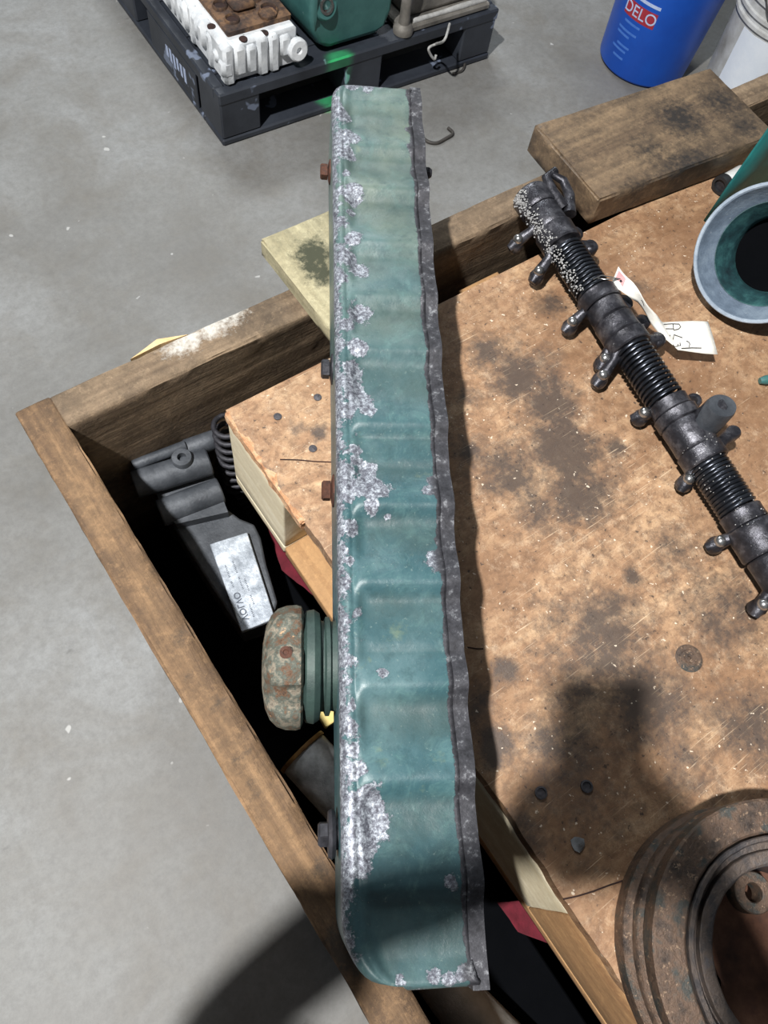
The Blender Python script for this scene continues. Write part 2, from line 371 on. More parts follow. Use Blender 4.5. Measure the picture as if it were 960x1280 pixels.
# ------------------------------------------------------------------ setting: concrete floor
fl = MB(); G = 40
vs = [(-4+12*i/G, -4+12*j/G, 0) for i in range(G+1) for j in range(G+1)]
fl.add(vs, [(i*(G+1)+j, (i+1)*(G+1)+j, (i+1)*(G+1)+j+1, i*(G+1)+j+1) for i in range(G) for j in range(G)])
o = fl.build('floor', FLOOR); o['kind'] = 'structure'

# ------------------------------------------------------------------ the big open crate
T = .72
X0, X1, Y0, Y1 = -.011, 1.62, -.95, .503
cr = thing('wooden_crate', 'large open wooden crate with weathered rim holding engine parts', 'crate', (.8, -.2, 0))
specks = blobs([(262, 405, 26, .75), (235, 425, 22, .8), (215, 437, 18, .6), (290, 392, 22, .7), (305, 385, 14, .5)], T)
b = MB(); b.rough(X0+.036, X1, Y1-.041, Y1, .12, T, .012, .0018, 30, .005)
o = b.build('side_board', RIMX, cr); attr(o, 'stain', lambda p: bval(p, specks) if p.z > .7 else 0)
dk = blobs([(130, 610, 10, .5), (225, 800, 14, .7), (270, 880, 14, .6), (240, 845, 10, .7), (320, 985, 14, .6), (300, 940, 12, .6), (400, 1085, 14, .7), (180, 740, 12, .5), (440, 1180, 30, .9)], T)
b = MB(); b.rough(X0, X0+.038, Y0, Y1+.001, .12, T, .012, .0018, 30, .005)
o = b.build('side_board', RIMY, cr); attr(o, 'stain', lambda p: bval(p, dk) if p.z > .7 else 0)
for a in ((X1, X1+.038, Y0, Y1), (X0+.038, X1, Y0, Y0+.038)):
    b = MB(); b.rough(*a, .12, T, .06, .0018, 30, .004); o = b.build('side_board', RIMX, cr); attr(o, 'stain', lambda p: 0)
b = MB(); b.box(X0, X1+.038, Y0, Y1, .09, .12); b.build('bottom_board', INNERW, cr, 0)
for x in (.03, .75, 1.5):
    b = MB(); b.box(x, x+.1, Y0, Y1, 0, .09, .003); b.build('skid', INNERW, cr)
for k, y in enumerate((.462-.022, )):
    b = MB(); b.rough(X0+.04, X1, y, .4625, .14, .40, .03, .001, 30, .003)
    o = b.build('inner_batten', INNERW, cr)
b = MB(); p = at(162, 446, T); b.prism([p+Vector((0, 0, -.004)), at(200, 430, T-.004), at(235, 418, T-.004), at(196, 424, T-.004), at(175, 440, T-.004)], .006)
o = b.build('splinter', CHIP, cr, 0); o['label'] = 'pale fresh splinter on the rim'

# ------------------------------------------------------------------ black bins inside the crate
b = MB(); b.box(.20, 1.5, -.85, .40, .12, .545, .006)
b.box(.19, 1.51, -.86, .41, .525, .5545, .003)
tag(b.build('storage_bin', BLACKB), 'black storage bin under the plywood-topped platform in the crate', 'bin')
b = MB(); b.box(.033, .165, -.75, .42, .12, .488, .006); b.box(.031, .167, -.754, .424, .475, .4995, .002)
tag(b.build('storage_case', BLACKB), 'narrow black case under the loose parts beside the crate side', 'case')

# ------------------------------------------------------------------ plywood platform (table)
px0, px1, py0, py1 = .167, 1.42, -.80, .400
tb = thing('wooden_platform', 'pallet-like wooden platform with stained plywood top inside crate', 'platform', (.8, -.2, .555))
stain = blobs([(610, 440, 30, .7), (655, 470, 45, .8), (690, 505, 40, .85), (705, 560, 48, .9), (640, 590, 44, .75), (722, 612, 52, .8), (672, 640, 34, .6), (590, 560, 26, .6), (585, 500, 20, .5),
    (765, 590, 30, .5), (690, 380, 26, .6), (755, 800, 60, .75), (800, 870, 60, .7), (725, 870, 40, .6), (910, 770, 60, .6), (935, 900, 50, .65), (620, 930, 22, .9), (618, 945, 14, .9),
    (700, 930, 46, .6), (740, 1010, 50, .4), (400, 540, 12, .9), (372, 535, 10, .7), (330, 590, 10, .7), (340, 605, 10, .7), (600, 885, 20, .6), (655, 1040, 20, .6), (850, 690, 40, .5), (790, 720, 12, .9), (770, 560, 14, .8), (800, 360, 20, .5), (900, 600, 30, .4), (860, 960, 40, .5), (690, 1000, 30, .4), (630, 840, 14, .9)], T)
brown = blobs([(600, 400, 50, .5), (790, 380, 70, .8), (860, 300, 80, .9), (850, 480, 80, .8), (920, 500, 60, .9), (750, 330, 50, .8), (930, 560, 60, .6), (700, 420, 60, .6), (600, 720, 40, .6), (600, 850, 40, .7), (610, 960, 30, .6), (700, 1050, 90, .7), (620, 600, 30, .4), (380, 470, 40, .5), (810, 950, 60, .5), (700, 1150, 50, .8), (900, 880, 50, .5)], T)
tone = noise.noise
def deck(y0, y1):
    x0, x1 = px0, px1; nx = int((.95-x0)/.007); xs = [x0+(.95-x0)*i/nx for i in range(nx+1)]+[x1]
    ny = max(4, int((y1-y0)/.007)); ys = [y0+(y1-y0)*j/ny for j in range(ny+1)]
    b = MB(); m = len(ys); vs = []
    for i, x in enumerate(xs):
        for j, y in enumerate(ys):
            e = min(x-x0, y-y0, y1-y, x1-x); dx = dy = 0
            z = T-.0012*(e < .001)+.0006*noise.noise(Vector((x, y, 0))*9)
            if i == 0: dx = .0035*abs(noise.noise(Vector((x, y, 3))*45))+(.006*max(0, noise.noise(Vector((x, y, 5))*14)))
            vs.append((x+dx, y, z))
    top = len(vs); vs2 = [(v[0], v[1], T-.019) for v in vs]
    idx = lambda i, j: i*m+j; fs = [(idx(i, j), idx(i+1, j), idx(i+1, j+1), idx(i, j+1)) for i in range(len(xs)-1) for j in range(m-1)]
    b.add(vs, fs); n = len(xs)
    ring = [idx(i, 0) for i in range(n)]+[idx(n-1, j) for j in range(1, m)]+[idx(i, m-1) for i in range(n-2, -1, -1)]+[idx(0, j) for j in range(m-2, 0, -1)]
    base = len(b.v); b.v += [Vector((b.v[k].x, b.v[k].y, T-.019)) for k in ring]; R = len(ring)
    b.f += [(ring[k], ring[(k+1) % R], base+(k+1) % R, base+k) for k in range(R)]
    b.f.append(tuple(base+k for k in range(R)))
    o = b.build('deck_panel', PLY, tb, 40)
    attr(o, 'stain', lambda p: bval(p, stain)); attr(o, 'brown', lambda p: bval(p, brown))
    return o
deck(py0, py1)
for P in (((350, 574.5), (372, 575), (394, 577), (420, 578)), ((704, 1124), (722, 1120), (742, 1114), (760, 1107), (778, 1101)), ((584, 809), (596, 811), (604, 811))):
    b = MB(); Q = [at(x, y, T) for x, y in P]
    b.tube([q+Vector((0, 0, .0002)) for q in Q], .0007, 5); b.build('crack', HOLE, tb)
# splintered left edge
b = MB(); b.rough(px0-.0015, px0+.010, .25, .398, T-.018, T-.001, .006, .003, 60, .004)
o = b.build('splintered_edge', SPLINT, tb)
# side blocks under the deck, with the fork opening between them
for y0, y1 in ((.288, py1), (-.165, .10)):
    b = MB(); b.rough(px0+.001, px0+.10, y0, y1, .575, T-.0195, .02, .0008, 30, .002); o = b.build('corner_block', PALEW, tb)
b = MB(); b.rough(px0+.001, px0+.10, py0, -.1655, .575, T-.0195, .04, .0008, 30, .002); o = b.build('side_block_shaded', TANW, tb); o['label'] = 'length of side timber coloured darker as in shadow'  # cast shadow on the side timber put in as browner wood
b = MB(); b.rough(px0+.001, px0+.14, py0, .2875, .555, .5745, .03, .0006, 30, .002); o = b.build('bottom_board', TANW, tb)
b = MB(); b.rough(px0+.001, px0+.14, .288, py1, .555, .5745, .03, .0006, 30, .002); o = b.build('bottom_board', PALEW, tb)
b = MB(); b.box(px0+.10, px1, py1-.02, py1-.001, .555, T-.0195); b.build('back_board', INNERW, tb)
b = MB(); b.box(px0+.16, px0+.18, py0, py1-.02, .555, T-.0195); b.build('inner_rail', INNERW, tb)
b = MB(); b.box(px1-.03, px1, py0, py1-.02, .555, T-.0195); b.build('side_rail', INNERW, tb)
nb = MB
for px, py in ((347, 521), (397, 497), (391, 561)):
    p = at(px, py, T); b = MB(); b.lathe(p+Vector((0, 0, -.002)), (0, 0, 1), [(.0001, 0), (.0042, .0001), (.0042, .0030), (.0001, .0036)], 14); b.build('nail_head', NAIL, tb)
for px, py in ((676, 991), (733, 983)):
    p = at(px, py, T); b = MB(); b.lathe(p+Vector((0, 0, -.002)), (0, 0, 1), [(.0001, 0), (.0055, .0001), (.0055, .0034), (.0040, .0036), (.0036, .0024), (.0001, .0022)], 16); b.build('screw_head', NAIL, tb)
p = at(722, 1055, T); b = MB(); b.lathe(p+Vector((0, 0, -.002)), (0, 0, 1), [(.0001, 0), (.005, .0001), (.0062, .0030), (.0001, .0040)], 9, fn=lambda r, h, a, i: r*(1+.12*math.sin(3*a+i))); o = b.build('screw_head', STEEL, tb); o['label'] = 'bright torn screw head'
p = at(861, 823, T); b = MB(); b.lathe(p+Vector((0, 0, -.002)), (0, 0, 1), [(.0001, 0), (.0135, .0001), (.0135, .0026), (.012, .0032), (.0085, .0032), (.0080, .0026), (.0048, .0026), (.0044, .0034), (.0018, .0034), (.0014, .0024), (.0001, .0024)], 30)
o = b.build('embedded_washer', RUSTP, tb)

# small loose wood in the gap behind the platform
p = at(592, 352, .66); b = MB(); b.rough(p.x-.03, p.x+.035, .403, .437, .36, .665, .03, .001, 30, .003)
tag(b.build('wood_offcut', TANW), 'small tan wood offcut standing in gap behind the platform', 'offcut')

# ------------------------------------------------------------------ yellow timber under the cover
b = MB(); b.rough(.306, .424, .375, .560, T+.0012, T+.0245, .012, .0009, 30, .004)
ys = blobs([(392, 320, 26, 1), (402, 345, 20, .9), (385, 335, 16, .8), (375, 300, 10, .6), (400, 300, 12, .6)], .742)
o = b.build('timber_offcut', YELW); attr(o, 'stain', lambda p: bval(p, ys) if p.z > .735 else 0)
tag(o, 'short yellowed timber board lying on crate rim beneath the teal cover', 'board')

# brown oily block on the right
ang = math.atan2(-.009, .29); bc = Vector((.838, .461, 0))
b = MB(); b.rough(-.150, .150, -.0705, .0705, 0, .040, .012, .0012, 20, .006)
mt = Matrix.Translation((bc.x, bc.y, T+.0012)) @ Matrix.Rotation(-.09, 4, 'Z')
b.v = [mt @ v for v in b.v]
o = b.build('timber_block', BROWNW)
bs = blobs([(850, 150, 45, .8), (810, 190, 40, .6), (900, 130, 40, .7), (870, 220, 60, .8), (800, 240, 40, .6), (930, 160, 30, .7), (700, 200, 14, .5)], .758)
attr(o, 'stain', lambda p: bval(p, bs)); tag(o, 'thick oily brown timber block resting on the far crate rim', 'board')

# ------------------------------------------------------------------ the teal rocker cover
TL, BL = Vector((.431, .613, .850)), Vector((-.003, -.066, .829))
TR = Vector((.526, .586, .850))
ev = (BL-TL); ev.normalize(); TL = TL-ev*.016; BL = BL+ev*.022; LEN = (BL-TL).length
eu = Vector((0, 0, 1)).cross(ev).normalized()
if eu.x < 0: eu = -eu
ew = eu.cross(ev).normalized()
if ew.z < 0: ew = -ew
UW, WW = .097, .104
def cv(u, v, w): return TL+eu*u+ev*v+ew*w
cvr = thing('rocker_cover', 'long corrugated teal engine rocker cover with chipped paint across the crate', 'engine part', cv(UW/2, LEN/2, -WW))
CREST = [(.010, .6), (.075, .7), (.136, 1), (.205, 1), (.267, .8), (.329, 1), (.406, 1), (.437, .35), (.482, 1), (.549, 1), (.598, .5), (.630, 1), (.697, 1), (.765, .8)]
def wave(v):
    m = 0
    for c, a in CREST:
        d = v-c-.016; m = max(m, a*math.exp(-(d/(.010 if d > 0 else .024))**2))
    return m
def sm(a, b, x): t = min(1, max(0, (x-a)/(b-a))); return t*t*(3-2*t)
def dents(u, v): return .0007*noise.noise(Vector((u*30, v*22, 1)))+.0003*noise.noise(Vector((u*90, v*80, 4)))
RAD = .010
def surf(u, v, w):      # rounded box point -> corrugated
    lo = Vector((RAD, RAD, -WW+RAD)); hi = Vector((UW-.006, LEN-.006, -RAD*.6)); q = Vector((u, v, w))
    c = Vector((min(max(u, lo.x), 9), min(max(v, lo.y), LEN-RAD), min(max(w, lo.z), -RAD)))
    d = q-c
    if d.length > 1e-9: q = c+d.normalized()*RAD if d.length > RAD*.999 else q
    f = sm(.010, .022, u); g = wave(v)*f
    endf = sm(0, .02, v)*sm(0, .02, LEN-v)
    amp = .0095
    if w > -.02: q.z += (g-.75*f)*amp*endf*sm(-.02, 0, w)+dents(u, v)
    if w < -WW+.02: q.z -= (g-.75*f)*amp*endf*sm(-WW+.02, -WW, w)*.3
    # raised lip along the cap side
    if w > -.01: q.z -= .0014*math.exp(-((u-.0115)/.0022)**2)*endf
    for d_, rc in ((LEN-v, .044), (v, .020)):
        if d_ < rc: uo = (rc-math.sqrt(max(0, rc*rc-(rc-d_)**2)))*.85; q.x = uo+q.x*(1-uo/UW)
    return q
def linspace(a, b, n): return [a+(b-a)*i/n for i in range(n+1)]
us = [0, .0012, .0028, .005, .0075, .0095, .0105, .0115, .0125, .014, .016, .018, .020, .0225, .025]+linspace(.028, .086, 20)
vsn = [0, .0015, .0035, .006, .009, .012]+linspace(.015, LEN-.015, 300)+[LEN-.012, LEN-.009, LEN-.006, LEN-.0035, LEN-.0015, LEN]
ws = [0, -.0015, -.0035, -.006, -.009]+linspace(-.012, -WW+.012, 16)+[-WW+.009, -WW+.006, -WW+.0035, -WW+.0015, -WW]
b = MB(); VI = {}
def gv(u, v, w):
    k = (round(u, 5), round(v, 5), round(w, 5))
    if k not in VI: VI[k] = len(b.v); q = surf(u, v, w); b.v.append(cv(q.x, q.y, q.z))
    return VI[k]
for i in range(len(us)-1):
    for j in range(len(vsn)-1):
        for w_ in (0, -WW): b.f.append((gv(us[i], vsn[j], w_), gv(us[i+1], vsn[j], w_), gv(us[i+1], vsn[j+1], w_), gv(us[i], vsn[j+1], w_)))
for k in range(len(ws)-1):
    for j in range(len(vsn)-1): b.f.append((gv(0, vsn[j], ws[k]), gv(0, vsn[j+1], ws[k]), gv(0, vsn[j+1], ws[k+1]), gv(0, vsn[j], ws[k+1])))
    for i in range(len(us)-1):
        for v_ in (0, LEN): b.f.append((gv(us[i], v_, ws[k]), gv(us[i+1], v_, ws[k]), gv(us[i+1], v_, ws[k+1]), gv(us[i], v_, ws[k+1])))
ch = b.build('cover_shell', COVER, cvr, 50)
md = ch.modifiers.new('s', 'SOLIDIFY'); md.thickness = .003; md.offset = -1 
BARE = [(425,145,12),(433,173,15),(431,192,14),(433,218,6),(459,111,8),(440,109,9),(475,109,6),(440,244,14),(425,240,8),(439,264,6),(425,277,10),(442,300,11),(431,320,14),(450,336,12),(425,347,10),(450,389,15),(431,406,10),
 (447,437,12),(442,462,14),(438,480,12),(450,501,16),(461,513,10),(433,512,12),(445,561,7),(443,575,7),(461,586,12),(430,589,14),(473,611,13),(459,606,20),(436,614,14),(464,634,10),(484,645,4),(439,660,10),(428,687,8),(436,701,6),(430,727,8),(447,765,4),
 (477,841,6),(441,882,5),(435,910,10),(441,939,8),(443,963,12),(453,1004,20),(469,1020,16),(453,1045,22),(445,1077,16),(430,1010,12),(432,1100,10),(425,820,6),
 (565,829,6),(571,874,8),(583,959,8),(583,990,6),(546,701,14),(556,690,8),(535,614,8),(554,673,8),(540,600,6),(518,187,9),(518,215,7),(510,160,5),(563,1101,8),(542,1223,8),(560,1226,8),(500,1226,6),(582,1215,10),(590,1180,7),(592,1130,7),(524,290,5),(536,390,8),(545,520,6),(529,330,5)]
bb = []
for x, y, r in BARE:
    q = at(x, y, .846-.02*(y-100)/1100)-TL; bb.append((q.dot(eu), q.dot(ev), r*.00078*(1-.25*(y-100)/1100)))
def fbare(p):
    q = p-TL; u, v, w_ = q.dot(eu), q.dot(ev), q.dot(ew)
    e = .62*math.exp(-(u/.007)**2)+.3*math.exp(-((u-.012)/.010)**2)
    if w_ < -.012: return .35
    e = max(e, .95*sm(.079, .0845, u+.002*noise.noise(Vector((v*40, 0, 0)))))
    e = max(e, .42*math.exp(-((LEN-v)/.006)**2), .4*math.exp(-(v/.006)**2))
    for a, c, r in bb:
        d2 = ((u-a)**2+(v-c)**2)/(r*r)
        if d2 < 5: e = max(e, 1.0*math.exp(-d2*.62))
    return e
def fshade_grime(p):
    q = p-TL; u, v = q.dot(eu), q.dot(ev); return .85*(1-wave(v))*sm(.0, .03, u)*.8+.25*math.exp(-((u-.014)/.006)**2)  # valleys between crests tinted as shade; dirt strip beside the lip
def fpale(p):
    v = (p-TL).dot(ev); return .95*(1-sm(.15, .5, v))
attr(ch, 'bare', fbare); attr(ch, 'shade_grime', fshade_grime); attr(ch, 'pale', fpale); attr(ch, 'dark', lambda p: sm(.074, .082, (p-TL).dot(eu)))
# gasket flange around the open side
b = MB(); ring = []
def fl_top(v): return (wave(v)-.75)*.0095+.0016+.0012*noise.noise(Vector((v*25, 2, 0)))
tops = [(v, fl_top(v)) for v in linspace(-.002, LEN+.002, 240)]
bots = [(v, -WW-.002) for v in linspace(LEN+.002, -.002, 60)]
ol = tops+bots; n = len(ol)
for u in (UW-.0115, UW):
    for v, w_ in ol: b.v.append(cv(u+.0008*noise.noise(Vector((v*30, w_*30, u*9))), v, w_))
inn = [(min(max(v, .010), LEN-.010), min(max(w_, -WW+.010), w_-.010 if w_ > -.05 else -WW+.010)) for v, w_ in ol]
for u in (UW-.0115, UW):
    for v, w_ in inn: b.v.append(cv(u, v, w_))
for k in range(n):
    j = (k+1) % n
    b.f += [(k, j, n+j, n+k), (2*n+k, 3*n+k, 3*n+j, 2*n+j), (n+k, n+j, 3*n+j, 3*n+k), (k, 2*n+k, 2*n+j, j)]
o = b.build('gasket_flange', COVER, cvr, 40); o['label'] = 'bare dark metal flange'
attr(o, 'bare', lambda p: 1.2+.25*noise.noise(p*60)); attr(o, 'shade_grime', lambda p: .3); attr(o, 'pale', lambda p: 0); attr(o, 'dark', lambda p: 1)
# bolts on the cap side
def face_v(px, py, z):            # distance along the cover of a photo point at height z
    return (at(px, py, z)-TL).dot(ev)
for px, py, wz, m1, r, lab in ((404, 215, -.050, RUSTB, .0075, 'rust-brown bolt head'), (404, 460, -.050, DARKB, .0085, None), (404, 612, -.050, RUSTB, .0085, 'rust-brown bolt head'), (402, 1043, -.045, DARKB, .0085, None)):
    zz = .85+wz-.02*(py-100)/1100; v = face_v(px, py, zz); b = MB(); c = cv(0, v, wz)
    big = py > 1000
    b.lathe(c+eu*.001, -eu, [(.0001, -.001), (r*1.75, 0), (r*1.75, .0022), (r*1.2, .0034), (r*1.1, .0036)] if not big else [(.0001, -.001), (r*1.3, 0), (r*1.3, .003), (r*1.9, .0032), (r*2.1, .006), (r*1.9, .0085), (r*1.2, .009)], 24)
    b.lathe(c-eu*(.003 if not big else .007), -eu, [(r*.9, 0), (r*1.1, .0002), (r*1.1, .0065), (r*.9, .008), (.0001, .0082)], 6)
    o = b.build('bolt', m1, cvr, 30)
    if lab: o['label'] = lab
v = face_v(404, 215, .80); b = MB(); b.lathe(cv(UW, v+.012, -.03), eu, [(.0001, 0), (.006, 0), (.006, .008), (.004, .011), (.0001, .011)], 8); b.build('bolt', DARKB, cvr)
# filler cap
cc = Vector((.092, .139, 0)); q = cc-TL; vC = q.dot(ev); wC = -.056
b = MB(); b.lathe(cv(0, vC, wC), -eu, [(.0001, -.002), (.037, -.001), (.036, .004), (.040, .0055), (.040, .0085), (.0365, .010), (.0365, .012), (.043, .0135), (.046, .018), (.045, .024), (.040, .027), (.034, .028), (.034, .032), (.0001, .032)], 48)
neck = b.build('filler_neck', RUBG, cvr, 40)
def lob(r, h, a, i):
    k = .5+.5*math.cos(6*a+.5); s = sm(.25, .6, k)
    return r*(1-.10*(1-s)) if r > .03 else r
b = MB(); b.lathe(cv(0, vC, wC)-eu*.028, -eu, [(.0001, 0), (.040, 0), (.046, -.0015), (.0505, .0005), (.0515, .004), (.0510, .012), (.0485, .019), (.043, .0245), (.034, .0285), (.020, .031), (.0001, .032)], 96, fn=lob)
cap = b.build('filler_cap', CAPM, cvr, 45)
b = MB(); a0 = eu*-1
pc = cv(0, vC, wC)-eu*.040+ew*.0505
b.lathe(pc, ew, [(.0001, -.002), (.0048, -.001), (.0048, .0012), (.0022, .0014), (.0018, .0006), (.0001, .0006)], 16); b.build('rivet', RUSTB, cap)

# ------------------------------------------------------------------ rocker shaft assembly
ZS = .757
def SX(y): return .610-(.434-y)*.193
def S(y, dz=0, dx=0): return Vector((SX(y)+dx, y, ZS+dz))
sd = (S(0)-S(1)).normalized(); pr = Vector((0, 0, 1)).cross(sd).normalized()
if pr.x < 0: pr = -pr
rs = thing('rocker_shaft_assembly', 'greasy black rocker shaft with springs and arms lying diagonally on plywood', 'engine part', (SX(.2), .2, T))
def along(y0, prof, n=36): return S(y0), sd, prof
def seg(name, y0, y1, prof, mat, lab=None, par=None, fn=None):
    L = (S(y1)-S(y0)).length; b = MB(); b.lathe(S(y0), sd, [(r, t*L) for r, t in prof], 36, fn=fn); o = b.build(name, mat, par or rs, 40)
    if lab: o['label'] = lab
    return o
seg('shaft', .448, -.20, [(.0001, 0), (.0105, 0), (.0115, .003), (.0115, .997), (.0105, 1), (.0001, 1)], GREASE)
def hub(y0, y1, r, name='hub', e=.0015): return seg(name, y0, y1, [(.0118, 0), (r-e, 0), (r, .08), (r*.985, .3), (r*.985, .7), (r, .92), (r-e, 1), (.0118, 1)], GREASE)
hub(.455, .428, .0225, 'end_cap'); hub(.4275, .397, .0215, 'rocker_hub'); hub(.3965, .372, .0235, 'shaft_support'); 
for y0, y1 in ((.366, .300), (.222, .152), (.0735, .019)):
    b = MB(); turns = 13; P = []
    L = (S(y1)-S(y0)).length; e1 = pr; e2 = sd.cross(pr)
    for i in range(turns*18+1):
        a = 2*PI*i/18; P.append(S(y0)+sd*(L*i/(turns*18))+.0185*(math.cos(a)*e1+math.sin(a)*e2))
    b.tube(P, .00205, 6); b.build('spring', SPRING, rs, 60)
for y0, y1, r in ((.299, .283, .0235), (.2825, .262, .0215), (.2615, .239, .0225), (.2385, .2225, .0240), (.1515, .137, .0215), (.1365, .124, .0235), (.1235, .092, .0225), (.0915, .074, .0238), (.0185, .002, .0215), (.0015, -.030, .0245), (-.0305, -.065, .0225)):
    hub(y0, y1, r, 'rocker_hub')
for y0, y1 in ((-.066, -.11), ):
    hub(y0, y1, .0235, 'rocker_hub')
BALLS = [(648, 298, .412), (674, 338, .378), (716, 401, .292), (757, 447, .250), (754, 468, .231), (806, 515, .145), (862, 598, .083), (901, 676, -.004), (955, 755, -.05)]
for px, py, hy in BALLS:
    p = at(px, py, .748); c = S(hy); b = MB()
    d = (p-c); e = p+Vector((0, 0, -.010))
    b.tube([c+pr*-.012+Vector((0, 0, .002)), c+d*.55+Vector((0, 0, -.001)), p+Vector((0, 0, -.006)), p+d.normalized()*.010+Vector((0, 0, -.010))], [.0100, .0055, .0072, .0045], 14)
    b.lathe(e+Vector((0, 0, -.010)), (0, 0, 1), [(.0001, 0), (.0062, 0), (.0086, .004), (.0086, .012), (.0068, .0145), (.0001, .015)], 12)
    arm = b.build('rocker_arm', GREASE, rs, 45)
    b = MB(); b.sphere(p+Vector((0, 0, -.0015)), .0062); o = b.build('adjuster_ball', STEEL, arm, 60); o['label'] = 'shiny steel ball end'
for px, py, hy, zz, r in ((718, 292, .392, .762, .010), (738, 308, .377, .756, .009), (780, 378, .290, .752, .010), (803, 402, .262, .750, .009), (822, 424, .232, .752, .009), (868, 500, .140, .748, .008), (917, 540, .083, .765, .0075)):
    p = at(px, py, zz); c = S(hy); d = p-c; b = MB()
    b.tube([c+pr*.012, c+d*.6, p+Vector((0, 0, -.004)), p+d.normalized()*.004+Vector((0, 0, -.003))], [.011, .0065, r, r*.75], 14)
    b.lathe(p+Vector((0, 0, -.012)), (0, 0, 1), [(.0001, 0), (r*.7, 0), (r, .004), (r*1.05, .013), (r*.8, .0155), (.0001, .016)], 12)
    b.build('rocker_arm', GREASE, rs, 45)
# forked arm at the far end
for pts, rr in ((((705, 262), (690, 240), (683, 222), (695, 213)), (.008, .007, .006, .005)), (((712, 268), (712, 245), (704, 226), (690, 218)), (.008, .0065, .0055, .004))):
    b = MB(); b.tube([at(x, y, .765+i*.004) for i, (x, y) in enumerate(pts)], rr, 12); b.build('rocker_arm', GREASE, rs, 50)
# support pedestal with bolt hole
pt = at(904, 506, .800); c0 = S(.118); b = MB()
d = (pt-c0)
b.tube([c0+pr*.010, c0+d*.45, c0+d*.75, pt+Vector((0, 0, -.012))], [.010, .009, .013, .013], 16)
b.build('pedestal_arm', GREASE, rs, 50)
b = MB(); n3 = Vector((.15, .05, 1)).normalized()
b.lathe(pt+n3*-.034, n3, [(.0001, 0), (.0125, 0), (.0145, .002), (.0145, .030), (.0135, .033), (.0055, .033), (.0050, .022), (.0001, .022)], 28, fn=lambda r, h, a, i: r*(1+.25*abs(math.cos(a))**3) if r > .01 else r)
b.build('pedestal', CASTG, rs, 40)
b = MB(); b.lathe(pt+n3*-.004, n3, [(.0001, 0), (.0050, 0), (.0050, .0022), (.0001, .0022)], 16); b.build('bolt_hole', HOLE, rs)
# white crumbly residue along the far end
b = MB()
for i in range(520):
    y = .452-.15*random.random()**1.5; a = random.gauss(2.75, .22)
    p = S(y)+.0232*(math.cos(a)*pr+math.sin(a)*Vector((0, 0, 1))); r = random.uniform(.0002, .0009)
    b.box(p.x-r, p.x+r, p.y-r, p.y+r, p.z-r*.6, p.z+r*.8)
for y0, y1, k in ((.10, -.03, 70), ):
    for i in range(k):
        y = random.uniform(y1, y0); a = random.uniform(1.3, 2.9); p = S(y)+.0236*(math.cos(a)*pr+math.sin(a)*Vector((0, 0, 1))); r = random.uniform(.0002, .0005)
        b.box(p.x-r, p.x+r, p.y-r, p.y+r, p.z-r, p.z+r)
o = b.build('grit', GRIT, rs, 0); o['kind'] = 'stuff'; o['label'] = 'white crumbly residue'

# ------------------------------------------------------------------ paper tag
tg = thing('paper_tag', 'creased white paper tag with handwriting wired to the rocker shaft', 'tag', at(860, 430, T))
Lp = [(765, 352, .772), (772, 362, .774), (784, 368, .776), (797, 378, .772), (806, 392, .764), (815, 405, .758), (829, 422, .752), (847, 438, .748), (872, 440, .746), (897, 443, .744)]
Rp = [(773, 333, .778), (782, 343, .782), (791, 354, .784), (801, 368, .784), (810, 381, .778), (817, 391, .770), (824, 398, .762), (829, 402, .754), (858, 402, .751), (885, 402, .749)]
b = MB(); n = len(Lp); K = 5
def tagp(s, t):
    s = min(max(s, 0), n-1.0001); i = int(s); f = s-i
    l = at(*Lp[i]).lerp(at(*Lp[i+1]), f); r = at(*Rp[i]).lerp(at(*Rp[i+1]), f); return l.lerp(r, t)+Vector((0, 0, .0012*math.sin(s*2.1+t*3)))
NS = (n-1)*4
for i in range(NS+1):
    for k in range(K+1): b.v.append(tagp(i/4, k/K))
for i in range(NS):
    for k in range(K): b.f.append((i*(K+1)+k, i*(K+1)+k+1, (i+1)*(K+1)+k+1, (i+1)*(K+1)+k))
o = b.build('paper', PAPER, tg, 60); md = o.modifiers.new('s', 'SOLIDIFY'); md.thickness = .0004
def tag_uv(X, Y):                 # crop pixel on the flat end -> point just above the paper
    x, y = 750+X/6, 320+Y/6; s_ = 7+2*min(1, max(0, ((x-829)-(y-402)*.5)/56)); t = (440-y)/38
    l = at(*Lp[7]).lerp(at(*Lp[9]), (s_-7)/2); r = at(*Rp[7]).lerp(at(*Rp[9]), (s_-7)/2); zz = tagp(s_, t).z
    return at(x, y, zz+.0009)
STR = [[(478, 512), (540, 508), (592, 510), (606, 530), (588, 548), (555, 556)], [(488, 545), (550, 546)], [(548, 511), (553, 553)], [(618, 612), (555, 590), (548, 624)], [(522, 592), (528, 600)],
       [(600, 650), (604, 670), (585, 672), (583, 660), (584, 675), (560, 680), (546, 664)], [(648, 636), (668, 646), (674, 660), (668, 680)], [(612, 692), (690, 688), (760, 690)], [(478, 565), (488, 575)]]
for st in STR:
    b = MB(); P = [tag_uv(*q) for q in st]; b.tube(P, .00045, 5); b.build('pen_stroke', INK, tg, 60)
b = MB(); b.tube([tagp(3.2+i*.12, .45+.1*math.sin(i))+Vector((0, 0, .0006)) for i in range(5)], .0004, 5); b.build('pen_stroke', INK, tg, 60)
b = MB()
for s_, t in ((.2, .25), (.2, .8), (1.2, .85), (1.3, .3)): b.v.append(tagp(s_, t)+Vector((0, 0, .0007)))
b.f.append((0, 1, 2, 3)); o = b.build('reinforcement_patch', PINK, tg, 0); md = o.modifiers.new('s', 'SOLIDIFY'); md.thickness = .0004
b = MB(); b.lathe(tagp(.9, .5)+Vector((0, 0, .0004)), (0, 0, 1), [(.0001, 0), (.0017, 0), (.0017, .0006), (.0001, .0006)], 12); b.build('eyelet_hole', INK, tg)
